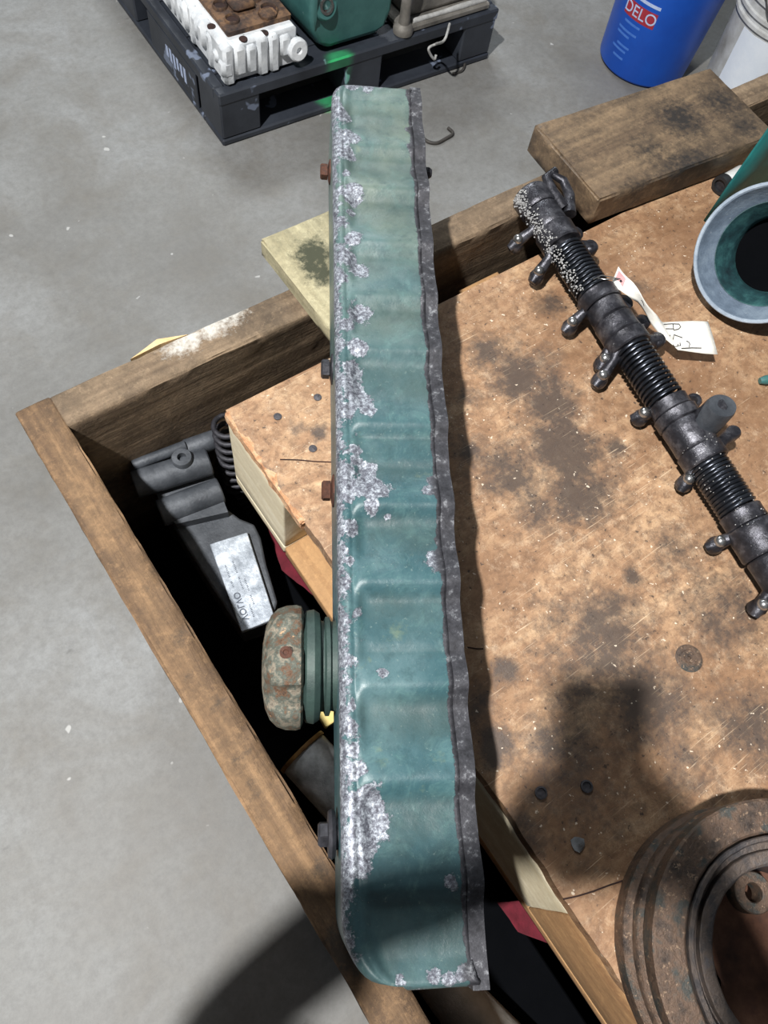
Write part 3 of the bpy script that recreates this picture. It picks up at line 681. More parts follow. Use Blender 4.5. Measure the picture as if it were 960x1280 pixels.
b = MB(); b.tube([S(.312, .017, -.004), at(742, 349, .784), at(752, 344, .783), tagp(.7, .5)+Vector((0, 0, .001)), at(756, 349, .780), S(.308, .018, 0)], .0007, 6); b.build('tie_wire', STEEL, tg, 60)

# ------------------------------------------------------------------ rusty pulley, lower right
PC = Vector((.2665, -.2645, T)); hP = .080
pl = thing('crankshaft_pulley', 'rusty stepped iron pulley lying flat at the lower right platform edge', 'pulley', PC)
def pit(r, h, a, i): return r+.0006*noise.noise(Vector((math.cos(a)*9, math.sin(a)*9, h*90)))
b = MB(); b.lathe(PC, (0, 0, 1), [(.0640, .0005), (.1085, .0005), (.1095, .003), (.1095, .020), (.1080, .022), (.1020, .0265), (.1015, .029), (.1070, .0335), (.1085, .036), (.1085, .042), (.1070, .045), (.1010, .0495), (.1010, .052), (.1075, .0565), (.1100, .060), (.1112, .064), (.1112, .0785), (.1095, .0800), (.0880, .0800), (.0865, .079), (.0862, .070), (.0640, .070)], 128, closed=True, fn=pit)
b.build('pulley_rim', RUSTP, pl, 30)
b = MB(); b.lathe(PC, (0, 0, 1), [(.0690, .0500), (.0845, .0500), (.0848, .0800), (.0840, .0812), (.0815, .0812), (.0805, .0800), (.0800, .0705), (.0750, .0705), (.0745, .0755), (.0738, .0762), (.0655, .0752), (.0640, .0740), (.0640, .0520)], 128, closed=True, fn=pit)
b.build('damper_ring', GRUST, pl, 30)
b = MB(); b.lathe(PC, (0, 0, 1), [(.060, .028), (.0645, .027), (.0645, .0705), (.0632, .0705), (.0625, .052), (.060, .034)], 96, closed=True); b.build('hub_wall', DARKP, pl, 40)
# bolt ears in the bore
pe = at(943, 1116, .786)-PC; ea = math.atan2(pe.y, pe.x); er = math.hypot(pe.x, pe.y)
for a in (ea, ea-PI/2, ea+PI):
    c = PC+Vector((math.cos(a)*er, math.sin(a)*er, .050)); b = MB()
    b.lathe(c, (0, 0, 1), [(.0070, 0), (.0140, 0), (.0150, .001), (.0150, .015), (.0142, .016), (.0078, .016), (.0070, .0152)], 32, closed=True,
            fn=None); b.build('bolt_ear', RUSTP, pl, 30)
c = PC+Vector((math.cos(ea+PI/2)*er, math.sin(ea+PI/2)*er, .0256)); b = MB(); b.lathe(c, (0, 0, 1), [(.0001, 0), (.0075, 0), (.0075, .0010), (.0001, .0010)], 20); b.build('web_hole', BLACKB, pl)
b = MB(); b.lathe(PC, (0, 0, 1), [(.0001, .022), (.0635, .022), (.0635, .026), (.0001, .026)], 64); b.build('hub_web', WEBM, pl, 30)

# ------------------------------------------------------------------ tilted ring vessel at the right edge
def KR(p): return [(r*.86, h*.86) for r, h in p]
RC = at(955, 318, .800); vd = (RC-Vector((0, 0, CZ))).normalized()
tilt = math.radians(58); hz = (Vector((-vd.x, -vd.y, 0)).normalized()-.22*rgt0).normalized(); ax = (Vector((0, 0, 1))*math.cos(tilt)+hz*math.sin(tilt)).normalized()
rg = thing('hose_coupling', 'blue-grey round coupling with teal inside at the right picture edge', 'engine part', Vector((RC.x+.03, RC.y+.01, T)))
b = MB(); b.lathe(RC, ax, KR([(.0875, 0), (.0865, -.004), (.0760, -.030), (.0600, -.074), (.0570, -.077), (.0500, -.077), (.0560, -.060), (.0640, -.030), (.0660, -.029), (.0800, -.003), (.0820, .001), (.0850, .0015)]), 96, closed=True, fn=lambda r, h, a, i: r*(1+.004*math.sin(3*a)))
b.build('outer_ring', RINGM, rg, 40)
b = MB(); b.lathe(RC, ax, KR([(.0835, .0005), (.0870, -.0005), (.0875, .0012), (.0865, .0026), (.0835, .0026), (.0825, .0014)]), 96, closed=True); o = b.build('rim_lip', RIMM, rg, 40)
b = MB(); b.lathe(RC, ax, KR([(.0655, -.0265), (.0665, -.0265), (.0660, -.0310), (.0580, -.050), (.0500, -.074), (.0490, -.074), (.0500, -.055), (.0520, -.052), (.0530, -.050), (.0640, -.0290)]), 96, closed=True); b.build('inner_sleeve', TEALG, rg, 40)
b = MB(); b.lathe(RC, ax, KR([(.0001, -.072), (.0500, -.072), (.0500, -.0765), (.0001, -.0765)]), 48); b.build('base_disc', BLACKB, rg, 40)
# standing teal panel behind the ring
tp = thing('sheet_metal_panel', 'standing glossy teal sheet panel behind the round coupling', 'panel', (.93, .335, T))
b = MB(); P = []
q0 = at(879, 276, T); q1 = q0+Vector((.26, -.03, 0)); dd = (q1-q0).normalized(); nn = Vector((0, 0, 1)).cross(dd)
prof = [(0, 0), (.05, .008), (.11, .012), (.17, .010), (.26, 0)]
for z, sh in ((0, 0), (.06, .004), (.13, .010), (.20, .018)):
    for s_, o_ in prof: P.append(q0+dd*(s_+sh)+nn*o_+Vector((0, 0, z+.0008)))
k = len(prof); b.add(P, [(i*k+j, i*k+j+1, (i+1)*k+j+1, (i+1)*k+j) for i in range(3) for j in range(k-1)])
o = b.build('sheet', TEALD, tp, 60); md = o.modifiers.new('s', 'SOLIDIFY'); md.thickness = .003
b = MB(); b.tube([q0+dd*s_+Vector((0, 0, .2025))+nn*o_ for s_, o_ in ((.018, 0), (.068, .008), (.128, .012), (.188, .010), (.278, 0))], .003, 8); b.build('rolled_edge', TEALD, tp, 50)
# small pipe cap
p = at(902, 231, .7325); d = (at(930, 215, .7325)-p).normalized(); b = MB()
pc_ = thing('pipe_cap', 'small white plastic pipe stub with black end beside brown block', 'pipe fitting', Vector((p.x, p.y, T)))
b.lathe(p+d*.006, d, [(.0001, 0), (.0105, 0), (.0110, .001), (.0110, .034), (.0001, .034)], 24); b.build('stub', WHITEP, pc_)
b = MB(); b.lathe(p-d*.004, d, [(.0080, 0), (.0120, 0), (.0124, .002), (.0124, .010), (.0080, .010)], 24, closed=True); b.build('end_band', RUBB, pc_)
b = MB(); b.lathe(p-d*.001, d, [(.0001, 0), (.0079, 0), (.0079, .006), (.0001, .006)], 20); b.build('plug', DARKB, pc_)
p = at(957, 475, T+.006); b = MB(); b.tube([p+Vector((-.006, .003, -.001)), p, p+Vector((.025, -.01, 0))], [.0035, .0055, .0055], 12)
tag(b.build('teal_fitting', TEAL), 'tiny teal fitting lying on plywood at right picture edge', 'fitting')

# ------------------------------------------------------------------ casting in the crate corner
ZC = .560
ca = thing('engine_bracket', 'dark grey cast bracket with cylindrical bosses in the crate corner', 'engine part', Vector((.11, .36, .50)))
poly = [(215, 655), (222, 640), (250, 628), (284, 636), (300, 648), (318, 655), (326, 672), (333, 705), (347, 752), (340, 775), (302, 788), (290, 772), (262, 730)]
b = MB(); b.prism([at(x, y, ZC) for x, y in poly], .052); o = b.build('arm', CASTG, ca, 30); md = o.modifiers.new('b', 'BEVEL'); md.width = .003; md.segments = 3; md.limit_method = 'ANGLE'
b = MB(); b.prism([at(x, y, ZC+.0075) for x, y in ((262, 680), (309, 665), (344, 773), (302, 790))], .007); plate = b.build('name_plate', PLATE, ca, 30); md = plate.modifiers.new('b', 'BEVEL'); md.width = .001; md.segments = 2
o0, o1, o2, o3 = [at(x, y, ZC+.0080) for x, y in ((262, 680), (309, 665), (344, 773), (302, 790))]
ey = (o3-o0).normalized(); ex = (o1-o0).normalized()
def on_plate(cx, cy):             # text runs along the long side, its feet towards the left edge
    def f(v): return o0+ex*(cx+v.y)+ey*(cy-v.x)+Vector((0, 0, v.z))
    return f
def on_plate2(cx, cy):
    def f(v): return o0+ex*(cx-v.y*-1)+ey*(cy+v.x*-1)+Vector((0, 0, v.z))
    return f
text_mesh('VOLVO', .0105, 'etched_text', ETCH, plate, on_plate(.0085, .084))
for cx, cy, ln in ((.0075, .045, .036), (.017, .050, .050), (.0225, .070, .040), (.0175, .092, .022)):
    for i in range(int(ln/.0042)):
        if (i*7+int(cx*1e4)) % 5 == 0: continue
        q = o0+ex*cx+ey*(cy-ln/2+i*.0042); b = MB(); h = .0016
        b.prism([q, q+ex*h, q+ex*h+ey*.0007, q+ey*.0007][::1], .0004, (0, 0, -1))
        b.prism([q+ey*.0018, q+ex*h+ey*.0018, q+ex*h+ey*.0026, q+ey*.0026], .0004)
        b.build('etched_mark', ETCH, plate, 0)
def cyl(p, q, r, name, mat, par, z, hole=True):
    P, Q = at(*p, z), at(*q, z); L = (Q-P).length; b = MB()
    b.lathe(P, Q-P, [(.0001, .004), (r*.45, .004), (r*.45, 0), (r*.93, 0), (r, .0015), (r, L-.0015), (r*.93, L), (.0001, L)] if hole else [(.0001, 0), (r*.93, 0), (r, .0015), (r, L-.0015), (r*.93, L), (.0001, L)], 30)
    return b.build(name, mat, par, 35)
cyl((168, 606), (262, 577), .0165, 'boss', CASTG, ca, .590)
cyl((200, 642), (276, 613), .0165, 'boss', CASTG, ca, .572)
cyl((166, 582), (232, 557), .0065, 'tube', CASTG, ca, .600)
cyl((232, 562), (272, 548), .0120, 'boss', CASTG, ca, .590, False)
p = at(227, 571, .612); b = MB(); b.lathe(p+Vector((0, 0, -.05)), (0, 0, 1), [(.0001, 0), (.0125, 0), (.0125, .047), (.0110, .050), (.0052, .050), (.0050, .030), (.0001, .030)], 28); b.build('bolt_boss', CASTG, ca, 35)
b = MB(); b.prism([at(x, y, .574) for x, y in ((190, 600), (262, 580), (285, 640), (220, 655), (203, 640))], .070); o = b.build('body', CASTG, ca, 30)
# spring standing in the far gap
pS = at(281, 512, .655); pS.y = .4235; b = MB(); P = []
for i in range(14*16+1): a = 2*PI*i/16; P.append(Vector((pS.x-.004+.0175*math.cos(a), pS.y+.0175*math.sin(a), .405+.25*i/(14*16)*1.0)))
b.tube(P, .0032, 8)
tag(b.build('coil_spring', DARKB, None, 60), 'dark coil spring standing in gap at the platform corner', 'spring')
# red rag
def rag(pts, z, lab):
    b = MB(); a, c_, d_, e_ = [at(x, y, z) for x, y in pts]; n = 18
    for i in range(n+1):
        for j in range(n+1):
            p = a.lerp(c_, i/n).lerp(e_.lerp(d_, i/n), j/n); b.v.append(p+Vector((0, 0, .006*noise.noise(p*35)+.003*noise.noise(p*90))))
    for i in range(n):
        for j in range(n): b.f.append((i*(n+1)+j, (i+1)*(n+1)+j, (i+1)*(n+1)+j+1, i*(n+1)+j+1))
    o = b.build('shop_rag', RAG, None, 60); md = o.modifiers.new('s', 'SOLIDIFY'); md.thickness = .0015; return tag(o, lab, 'rag')
rag(((335, 660), (362, 690), (392, 745), (352, 712)), .512, 'dark red rag showing beneath platform edge near the bracket')
rag(((622, 1128), (672, 1125), (700, 1185), (648, 1165)), .512, 'dark red rag in crate shadow near the lower platform edge')
# tin can
cn = thing('tin_can', 'weathered whitish tin can lying in crate against the left side', 'can', Vector((.066, .02, .50)))
ad = Vector((.18, -1, 0)).normalized()
b = MB(); b.lathe(Vector((.0665, .090, .531)), ad, [(.0001, .004), (.0280, .004), (.0285, .006), (.0285, .112), (.0001, .112)], 40); b.build('can_body', CANM, cn, 35)
b = MB(); b.lathe(Vector((.0665, .090, .531)), ad, [(.0275, 0), (.0300, 0), (.0303, .002), (.0300, .0045), (.0275, .0045)], 40, closed=True); b.build('can_rim', CANR, cn, 35)
# grey pipe
b = MB(); b.tube([Vector((.060, -.11, .530)), Vector((.068, -.20, .532)), Vector((.10, -.33, .530)), Vector((.12, -.45, .53))], [.024, .026, .026, .026], 24)
tag(b.build('steel_pipe', GREYC, None, 40), 'dirty grey pipe in the crate below the near end of cover', 'pipe')
p = at(412, 893, .512); b = MB(); b.box(p.x-.012, p.x+.014, p.y-.010, p.y+.012, .5, .514, .001)
tag(b.build('yellow_block', YEL), 'small yellow block in crate just below the filler cap', 'block')

# ------------------------------------------------------------------ pallet and what stands on it
pa = thing('plastic_pallet', 'black plastic pallet on the floor carrying engine castings', 'pallet', (1.16, 1.9, 0))
RZ = Matrix.Translation((.731, 1.503, 0)) @ Matrix.Rotation(-.04, 4, 'Z') @ Matrix.Translation((-.731, -1.503, 0))
PX0, PX1, PY0, PY1 = .731, 1.575, 1.503, 2.62
def pbox(name, *a, bev=.004, mat=PALL, par=None):
    b = MB(); b.box(*a, bev, RZ); return b.build(name, mat, par or pa)
pbox('deck', PX0+.012, PX1-.012, PY0+.012, PY1, .125, .134)
pbox('edge_beam', PX0, PX1, PY0, PY0+.03, .112, .142); pbox('edge_beam', PX0, PX0+.03, PY0+.03, PY1, .112, .142); pbox('edge_beam', PX1-.03, PX1, PY0+.03, PY1, .112, .142)
for x0, x1 in ((PX0+.002, PX0+.11), (PX0+.36, PX0+.47), (PX1-.11, PX1-.002)):
    for y0 in (PY0+.002, PY0+.5, PY1-.12): pbox('foot_block', x0, x1, y0, y0+.12, .018, .125)
pbox('bottom_runner', PX0, PX1, PY0, PY0+.10, 0, .018); pbox('bottom_runner', PX0, PX0+.10, PY0+.10, PY1, 0, .018); pbox('bottom_runner', PX1-.10, PX1, PY0+.10, PY1, 0, .018)
for i in range(7): pbox('deck_rib', PX0+.03, PX1-.03, PY0+.08+i*.15, PY0+.10+i*.15, .134, .1385, bev=.001)
b = MB()                                   # worn white print on the left side
for i in range(6):
    y = PY0+.19+i*.020; b.box(PX0-.0006, PX0+.002, y, y+.012, .045+.004*(i % 3), .085-.003*(i % 2), 0, RZ)
o = b.build('worn_print', SCUFF, pa, 0); o['label'] = 'worn illegible white print'
pbox('side_panel', PX0-.0002, PX0+.004, PY0+.13, PY0+.40, .020, .112, bev=.001)
# white painted cylinder head
hx0, hx1, hy0, hy1, hz0, hz1 = .752, .972, 1.518, 2.12, .1430, .240
hd = thing('cylinder_head', 'white-painted cylinder head with rusty top face on the black pallet', 'engine part', ((hx0+hx1)/2, 1.8, .143))
b = MB(); b.box(hx0+.012, hx1-.012, hy0+.012, hy1, hz0, hz1-.006, .006, RZ)
random.seed(11)
for i in range(20):
    y = hy0+.016+i*.031+random.uniform(-.006, .006); r = random.uniform(.014, .024); tp_ = random.choice((0, .002, .010, .030))
    for x in (hx0+.018, hx1-.018): b.box(x-r*.8, x+r*.8, y-r*.8, y+r*.8, hz0+random.choice((0, .02, .035)), hz1-.003-tp_, r*.45, RZ)
for i in range(7):
    x = hx0+.022+i*.030; r = random.uniform(.013, .019); tp_ = random.choice((0, .004, .012, .030))
    b.box(x-r, x+r, hy0+.001, hy0+.034, hz0+random.choice((0, .015, .03)), hz1-.003-tp_, r*.5, RZ)
b.lathe(RZ @ Vector((hx1-.020, hy0+.004, hz0+.045)), (0, -1, .15), [(.0001, 0), (.026, 0), (.026, .012), (.022, .016), (.008, .016), (.007, .008), (.0001, .008)], 20)
b.build('head_casting', WHITEH, hd, 40)
b = MB(); b.rough(hx0+.040, hx1-.012, hy0+.040, hy1-.005, hz1-.008, hz1+.006, .02, .002, 20, .004)
b.v = [RZ @ v for v in b.v]; o = b.build('rusty_deck', RUSTH, hd)
random.seed(3)
for i in range(8):
    for j in range(2):
        x = hx0+.075+j*.085+random.uniform(-.008, .008); y = hy0+.075+i*.062+random.uniform(-.006, .006); r = random.choice((.013, .017, .021))
        c = RZ @ Vector((x, y, hz1+.004)); b = MB()
        b.lathe(c, (0, 0, 1), [(r*.80, 0), (r*1.12, 0), (r*1.05, .006), (r*.92, .008), (r*.80, .004)], 20, closed=True); port = b.build('port_rim', RUSTH, hd, 40)
        b = MB(); b.lathe(c, (0, 0, 1), [(.0001, .001), (r*.8, .001), (r*.8, .0028), (.0001, .0028)], 16); b.build('port_bore', HOLE, port)
for x, y, sx, sy, h in ((hx0+.115, hy0+.13, .030, .040, .022), (hx0+.13, hy0+.25, .034, .03, .024), (hx0+.10, hy0+.36, .026, .04, .020), (hx0+.155, hy0+.06, .02, .018, .014)):
    b = MB(); b.box(x-sx, x+sx, y-sy, y+sy, hz1+.004, hz1+h, .008, RZ); b.build('raised_pad', RUSTH, hd, 60)
for x, y in ((hx0+.024, hy0+.09), (hx0+.024, hy0+.21), (hx0+.024, hy0+.33), (hx0+.07, hy0+.022), (hx0+.125, hy0+.022)):
    b = MB(); b.lathe(RZ @ Vector((x, y, hz1-.007)), (0, 0, 1), [(.0001, 0), (.010, 0), (.010, .0022), (.0001, .0022)], 18); b.build('bolt_hole', HOLE, hd)
# teal housing
th = thing('teal_housing', 'teal engine housing with round port standing on pallet middle', 'engine part', (1.11, 1.64, .143))
b = MB(); pts = [(1.000, .235), (1.004, .360), (1.02, .42), (1.22, .42), (1.236, .36), (1.236, .200), (1.226, .160), (1.200, .1435), (1.055, .1435), (1.025, .165), (1.008, .200)]
b.prism([RZ @ Vector((x, 1.532+.010*(z < .2), z)) for x, z in pts], .26, (0, 1, 0)); o = b.build('housing_body', TEAL, th, 40); md = o.modifiers.new('b', 'BEVEL'); md.width = .014; md.segments = 4
def aty(px, py, Y):
    d = (px-480)/FOC*rgt+(640-py)/FOC*upv+fwd; t = Y/d.y; return Vector((0, 0, CZ))+t*d
pb = aty(409, 12, 1.52); b = MB(); b.lathe(Vector((pb.x, 1.542, pb.z)), (0, -1, .35), [(.0001, 0), (.034, 0), (.031, .016), (.028, .020), (.017, .020), (.015, .008), (.0001, .008)], 32); port = b.build('port_boss', TEAL, th, 40)
b = MB(); b.lathe(Vector((pb.x, 1.542, pb.z))+Vector((0, -.012, .0042)), (0, -1, .35), [(.0120, 0), (.0185, 0), (.0195, .008), (.0185, .0105), (.0130, .0105)], 28, closed=True); b.build('port_liner', STEEL, port, 40)
b = MB(); b.lathe(Vector((pb.x, 1.542, pb.z))+Vector((0, -.008, .003)), (0, -1, .35), [(.0001, 0), (.0129, 0), (.0129, .004), (.0001, .004)], 20); b.build('port_bore', HOLE, port)
# grey alloy casting
gc = thing('alloy_casting', 'dirty grey alloy casting with silicone bead at pallet right corner', 'engine part', (1.40, 1.65, .143))
b = MB(); b.box(1.262, 1.545, 1.512, 1.88, .1430, .160, .004, RZ); b.build('flange', GREYC, gc)
b = MB(); b.prism([RZ @ Vector(v) for v in ((1.292, 1.545, .159), (1.525, 1.545, .159), (1.51, 1.575, .34), (1.30, 1.575, .34))], .27, (0, 1, .0)); o = b.build('casting_body', GREYC, gc, 40); md = o.modifiers.new('b', 'BEVEL'); md.width = .012; md.segments = 3
b = MB(); b.tube([RZ @ Vector(v) for v in ((1.300, 1.528, .162), (1.38, 1.526, .163), (1.46, 1.527, .163), (1.532, 1.526, .163), (1.534, 1.60, .163))], [.007, .006, .008, .007, .006], 10); o = b.build('silicone_bead', BEAD, gc, 60)
b = MB(); b.lathe(RZ @ Vector((1.272, 1.526, .1432)), (0, 0, 1), [(.0001, 0), (.026, 0), (.027, .010), (.022, .018), (.0150, .024), (.0135, .05), (.0135, .22), (.0001, .22)], 24); b.build('corner_post', GREYC, gc, 40)
# wire ends hanging at the pallet edge and lying on the floor
def wirey(pts, r, lab, mat, name='wire'):
    b = MB(); P = [Vector(p) for p in pts]; Q = []
    for i in range(len(P)-1):
        p0, p1, p2, p3 = P[max(i-1, 0)], P[i], P[i+1], P[min(i+2, len(P)-1)]
        for k in range(6):
            t = k/6; Q.append(.5*((2*p1)+(-p0+p2)*t+(2*p0-5*p1+4*p2-p3)*t*t+(-p0+3*p1-3*p2+p3)*t*t*t))
    Q.append(P[-1]); b.tube(Q, r, 8); return tag(b.build(name, mat, None, 60), lab, 'wire')
wirey([at(562, 30, .171), at(556, 48, .170)-Vector((0, .0, .004)), aty(545, 55, 1.468)+Vector((0, 0, .0)), aty(536, 60, 1.466), aty(538, 68, 1.466), aty(543, 74, 1.466), aty(545, 69, 1.466)], .0035, 'pale curled wire hanging over the front edge of pallet', BEAD)
wirey([at(553, 78, .004), at(566, 70, .012), at(580, 76, .010), at(578, 88, .004), at(566, 92, .004)], .0035, 'grey looped wire lying on floor by the pallet front', WIRE)
wirey([at(524, 166, .004), at(533, 176, .004), at(545, 179, .004), at(556, 174, .004), at(566, 167, .004), at(560, 160, .004)], .0045, 'dark bent strip of wire on floor beside far end of cover', WIRE)

# ------------------------------------------------------------------ buckets
def bucket(c, r0, r1, h, name, lab, mat, ribs, lidmat, lid=True):
    t = thing(name, lab, 'bucket', Vector((c[0], c[1], 0))); b = MB()
    prof = [(.0001, .001), (r0-.008, .001), (r0, .008), (r0+.001, .012)]
    for z in ribs:
        rr = r0+(r1-r0)*z/h; prof += [(rr, z-.010), (rr+.007, z-.008), (rr+.007, z), (rr+.0005, z+.002)]
    prof += [(r1, h-.004), (r1-.003, h), (.0001, h)]
    b.lathe((c[0], c[1], 0), (0, 0, 1), prof, 72); body = b.build('bucket_body', mat, t, 35)
    b = MB(); b.lathe((c[0], c[1], h-.022), (0, 0, 1), [(r1+.001, 0), (r1+.009, .001), (r1+.010, .020), (r1+.004, .028), (r1-.012, .028), (r1-.014, .020), (.0001, .020)] if lid else [(r1+.001, 0), (r1+.006, .02), (.0001, .021)], 72)
    b.build('lid', lidmat, t, 35); return t, body
BC = (2.000, 1.256)
t, body = bucket(BC, .130, .148, .375, 'blue_bucket', 'blue plastic bucket with red label standing on the floor', BLUE, (.315, .335), BLUED)
b = MB(); 
def band(c, r0, r1, h, a0, a1, z0, z1, name, mat, par, off=.0008, n=20, slant=0):
    b = MB()
    for i in range(n+1):
        a = a0+(a1-a0)*i/n
        for z in (z0+slant*i/n, z1+slant*i/n):
            for o_ in (off, 0): rr = r0+(r1-r0)*z/h+o_; b.v.append(Vector((c[0]+rr*math.cos(a), c[1]+rr*math.sin(a), z)))
    for i in range(n):
        k = i*4; b.f += [(k, k+4, k+6, k+2), (k, k+1, k+5, k+4), (k+2, k+6, k+7, k+3), (k+1, k+3, k+7, k+5)]
    b.f += [(0, 2, 3, 1), (n*4, n*4+1, n*4+3, n*4+2)]
    return b.build(name, mat, par, 40)
LA0, LA1 = 2.92, 3.66     # angles around the bucket
bl = band(BC, .130, .148, .375, LA0, LA1, .165, .205, 'label_panel', RED, t)
def wrap(am, z):
    def f(v):
        a = am+v.x/.139; rr = .130+.018*(z+v.y)/.375+.0012+v.z; return Vector((BC[0]+rr*math.cos(a), BC[1]+rr*math.sin(a), z+v.y))
    return f
text_mesh('DELO', .042, 'label_text', PRINT, bl, wrap((LA0+LA1)/2, .185), ext=.0003)
band(BC, .130, .148, .375, LA0, LA1, .216, .224, 'print_bar', PRINT, t)
for z, a, e in ((.148, LA0+.1, LA0+.5), (.125, LA0, LA1-.25), (.112, LA0, LA0+.35), (.085, LA0+.1, LA1-.3), (.072, LA0, LA1-.35), (.052, LA0+.1, LA1-.35)):
    band(BC, .130, .148, .375, a, e, z, z+.006, 'print_bar', PRINTD, t, .0006)
WC = (2.212, 1.012)
t2, body2 = bucket(WC, .132, .150, .370, 'white_bucket', 'dirty white plastic bucket with blue lid beside blue bucket', WHITEP, (.225, .250, .285, .310), BLUE)
band(WC, .132, .150, .370, 2.9, 4.6, .03, .205, 'paper_label', WLABEL, t2)
wirey_pts = [(math.cos(a)*.162, math.sin(a)*.162, .335-.12*math.sin((a-2.9)/2.2*PI)) for a in linspace(2.9, 5.1, 14)]
b = MB(); b.tube([Vector((WC[0]+x, WC[1]+y, z)) for x, y, z in wirey_pts], .002, 8); b.build('handle', WIRE, t2, 60)

# ------------------------------------------------------------------ the person taking the picture (behind the lens; casts the soft dark shapes on cover and floor)
def skin(name, nodes, edges, mat, parent=None, loc=None, root=0, lvl=2):
    me = bpy.data.meshes.new(name); o0 = ORG[parent.name] if parent is not None else loc
    me.from_pydata([Vector(p)-o0 for p, r in nodes], edges, []); me.materials.append(mat)
    o = bpy.data.objects.new(name, me); sc.collection.objects.link(o); ORG[o.name] = o0
    if parent is not None: o.parent = parent
    m = o.modifiers.new('skin', 'SKIN'); m.use_smooth_shade = True
    if not me.skin_vertices: 
        import bmesh
        bm = bmesh.new(); bm.from_mesh(me); bm.verts.layers.skin.verify(); bm.to_mesh(me); bm.free()
    for i, (p, r) in enumerate(nodes):
        sv = me.skin_vertices[0].data[i]; sv.radius = r if hasattr(r, '__len__') else (r, r); sv.use_root = (i == root)
    m2 = o.modifiers.new('sub', 'SUBSURF'); m2.levels = lvl; m2.render_levels = lvl
    return o
SKINM = mottled('skin', [C(176, 128, 104), C(204, 156, 130)], 30, .6); SHIRT = mottled('navy_work_shirt', [C(30, 36, 52), C(44, 52, 70)], 20, .9, 0, .4, 300)
JEANS = mottled('dark_work_trousers', [C(34, 36, 42), C(52, 54, 60)], 20, .9, 0, .4, 300); HAIRM = mottled('brown_hair', [C(40, 28, 20), C(66, 46, 34)], 80, .7); BOOT = mottled('work_boot', [C(40, 32, 26), C(62, 50, 40)], 30, .7)
GLASS = mottled('phone_glass', [C(14, 15, 18), C(20, 22, 26)], 4, .15)
F = Vector((.74, .67, 0)).normalized(); Q = Vector((.67, -.74, 0)).normalized(); Z = Vector((0, 0, 1)); P0 = Vector((-.40, -.35, 0)); CM = Vector((0, 0, CZ))
def B(f, q, z): return P0+F*f+Q*q+Z*z
def PH(r_, u_, f_): return CM+rgt*r_+upv*u_+fwd*f_       # phone frame
ph = thing('smartphone', 'dark smartphone held over the crate by the standing person', 'phone', PH(-.022, -.058, -.0085))
b = MB(); mt = Matrix((rgt, upv, fwd)).transposed().to_4x4(); mt.translation = PH(-.022, -.058, -.0085)
b.box(-.037, .037, -.074, .074, -.004, .004, .003, mt); b.build('phone_body', BLUED, ph)
b = MB(); b.box(-.034, .034, -.070, .070, -.0046, -.0040, 0, mt); b.build('screen', GLASS, ph, 0)
nodes = [(B(0, 0, .98), (.15, .11)), (B(0, 0, 1.12), (.14, .10)), (B(.02, 0, 1.32), (.16, .10)), (B(.05, 0, 1.44), (.06, .06)), (B(.08, 0, 1.50), (.055, .06)), (B(.10, 0, 1.60), (.078, .095)), (B(.11, 0, 1.70), (.060, .070))]
edges = [(0, 1), (1, 2), (2, 3), (3, 4), (4, 5), (5, 6)]
shirt_n = [(p, tuple(x*1.08+.006 for x in r)) for p, r in nodes[:3]]+[(B(.04, 0, 1.41), .075)]; shirt_e = [(0, 1), (1, 2), (2, 3)]
legs_n = [(B(0, 0, 1.0), (.165, .125)), (B(0, 0, .93), (.15, .125))]; legs_e = [(0, 1)]
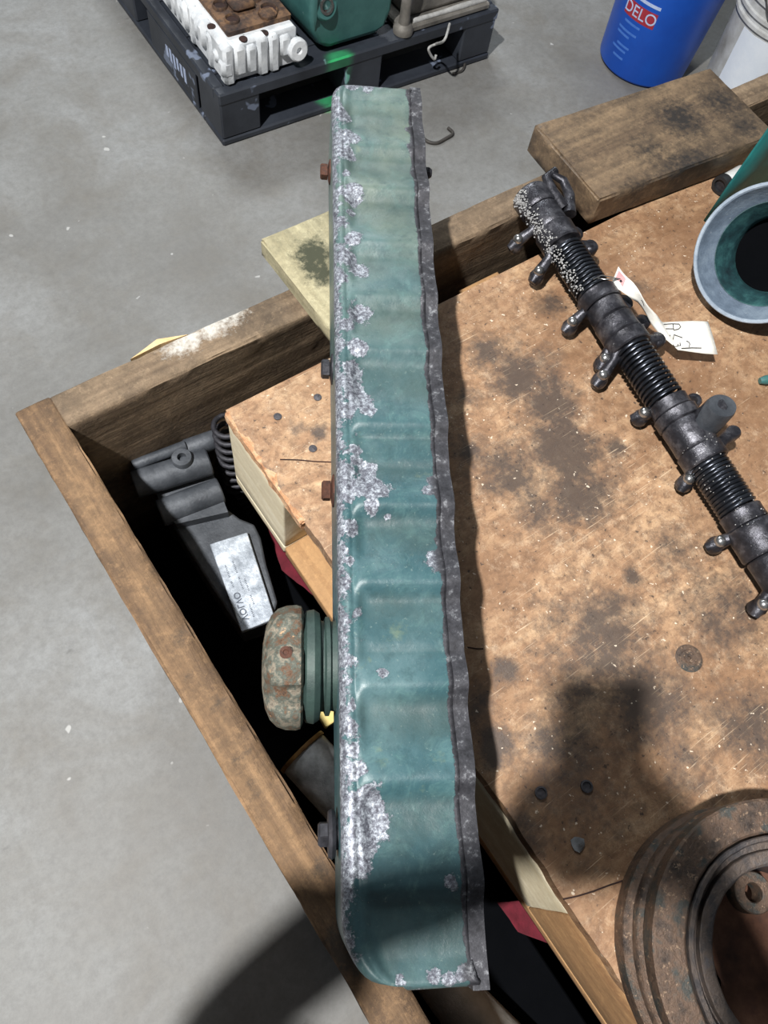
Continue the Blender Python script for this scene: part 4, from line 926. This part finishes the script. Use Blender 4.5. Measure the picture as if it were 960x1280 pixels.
for sg in (-1, 1):
    n = len(nodes)
    nodes += [(B(.03, .17*sg, 1.38), .055), (B(.14 if sg > 0 else .10, .27 if sg > 0 else -.33, 1.12), .042), (PH(-.022+(.085 if sg > 0 else .150)*sg, -.175 if sg > 0 else -.115, -.045), .028), (PH(-.022+(.066 if sg > 0 else .085)*sg, -.115 if sg > 0 else -.108, -.022), (.026, .018))]
    edges += [(2, n), (n, n+1), (n+1, n+2), (n+2, n+3)]
    k = len(shirt_n); w_ = nodes[n+2][0]; e_ = nodes[n+1][0]
    shirt_n += [(nodes[n][0], .068), (e_, .054), (e_.lerp(w_, .97), .044 if sg > 0 else .058)]; shirt_e += [(2, k), (k, k+1), (k+1, k+2)]
    pal = n+3
    for i, (du, l) in enumerate(((.030, .95), (.012, 1.0), (-.006, .92), (-.022, .75))):       # four fingers wrap behind the phone
        m = len(nodes)
        nodes += [(PH(-.022+.056*sg, -.100+du*.8, -.004), .0095), (PH(-.022+.046*sg, -.094+du, .0045), .0088), (PH(-.022+(.046-.026*l)*sg, -.092+du, .0055), .0080), (PH(-.022+(.046-.042*l)*sg, -.092+du, .0045), .0070)]
        edges += [(pal, m), (m, m+1), (m+1, m+2), (m+2, m+3)]
    m = len(nodes)                                                                            # thumb over the screen side
    nodes += [(PH(-.022+.052*sg, -.100, -.026), .0115), (PH(-.022+.038*sg, -.078, -.027), .0100), (PH(-.022+.022*sg, -.064, -.0235), .0085)]
    edges += [(pal, m), (m, m+1), (m+1, m+2)]
    n = len(nodes)
    nodes += [(B(0, .10*sg, .88), (.085, .09)), (B(.02, .12*sg, .50), .058), (B(-.02, .13*sg, .10), .040), (B(.10, .14*sg, .035), (.038, .03))]
    edges += [(0, n), (n, n+1), (n+1, n+2), (n+2, n+3)]
    k = len(legs_n); legs_n += [(B(0, .10*sg, .86), .105), (B(.02, .12*sg, .50), .078), (B(-.02, .13*sg, .12), .066)]; legs_e += [(1, k), (k, k+1), (k+1, k+2)]
pe_ = skin('person', nodes, edges, SKINM, None, Vector((0, 0, 0))); tag(pe_, 'person in navy work shirt standing outside the crate corner holding the phone', 'person'); pe_.location = (0, 0, 0)
skin('shirt', shirt_n, shirt_e, SHIRT, pe_); skin('trousers', legs_n, legs_e, JEANS, pe_)
for sg in (-1, 1):
    skin('boot', [(B(-.03, .13*sg, .12), .058), (B(-.03, .13*sg, .05), (.052, .048)), (B(.06, .14*sg, .045), (.050, .042)), (B(.15, .145*sg, .038), (.046, .034))], [(0, 1), (1, 2), (2, 3)], BOOT, pe_)
hd_ = B(.10, 0, 1.615)
b = MB(); b.sphere(hd_-F*.022+Z*.03, .100, 24, (1, 1, 1.08)); o = b.build('hair', HAIRM, pe_, 60)
b = MB(); b.sphere(hd_+F*.085-Z*.005, .016, 12, (.9, .9, 1.5)); b.build('nose', SKINM, pe_, 60)
for sg in (-1, 1):
    b = MB(); b.sphere(hd_+F*.078+Q*.032*sg+Z*.012, .012, 12); b.build('eye', WHITEP, pe_, 60)
    b = MB(); b.sphere(hd_-F*.005+Q*.082*sg-Z*.01, .026, 12, (.6, .6, 1.2)); b.build('ear', SKINM, pe_, 60)
b = MB(); b.sphere(hd_+F*.078-Z*.045, .018, 12, (1, 1, .4)); b.build('mouth', RAG, pe_, 60)
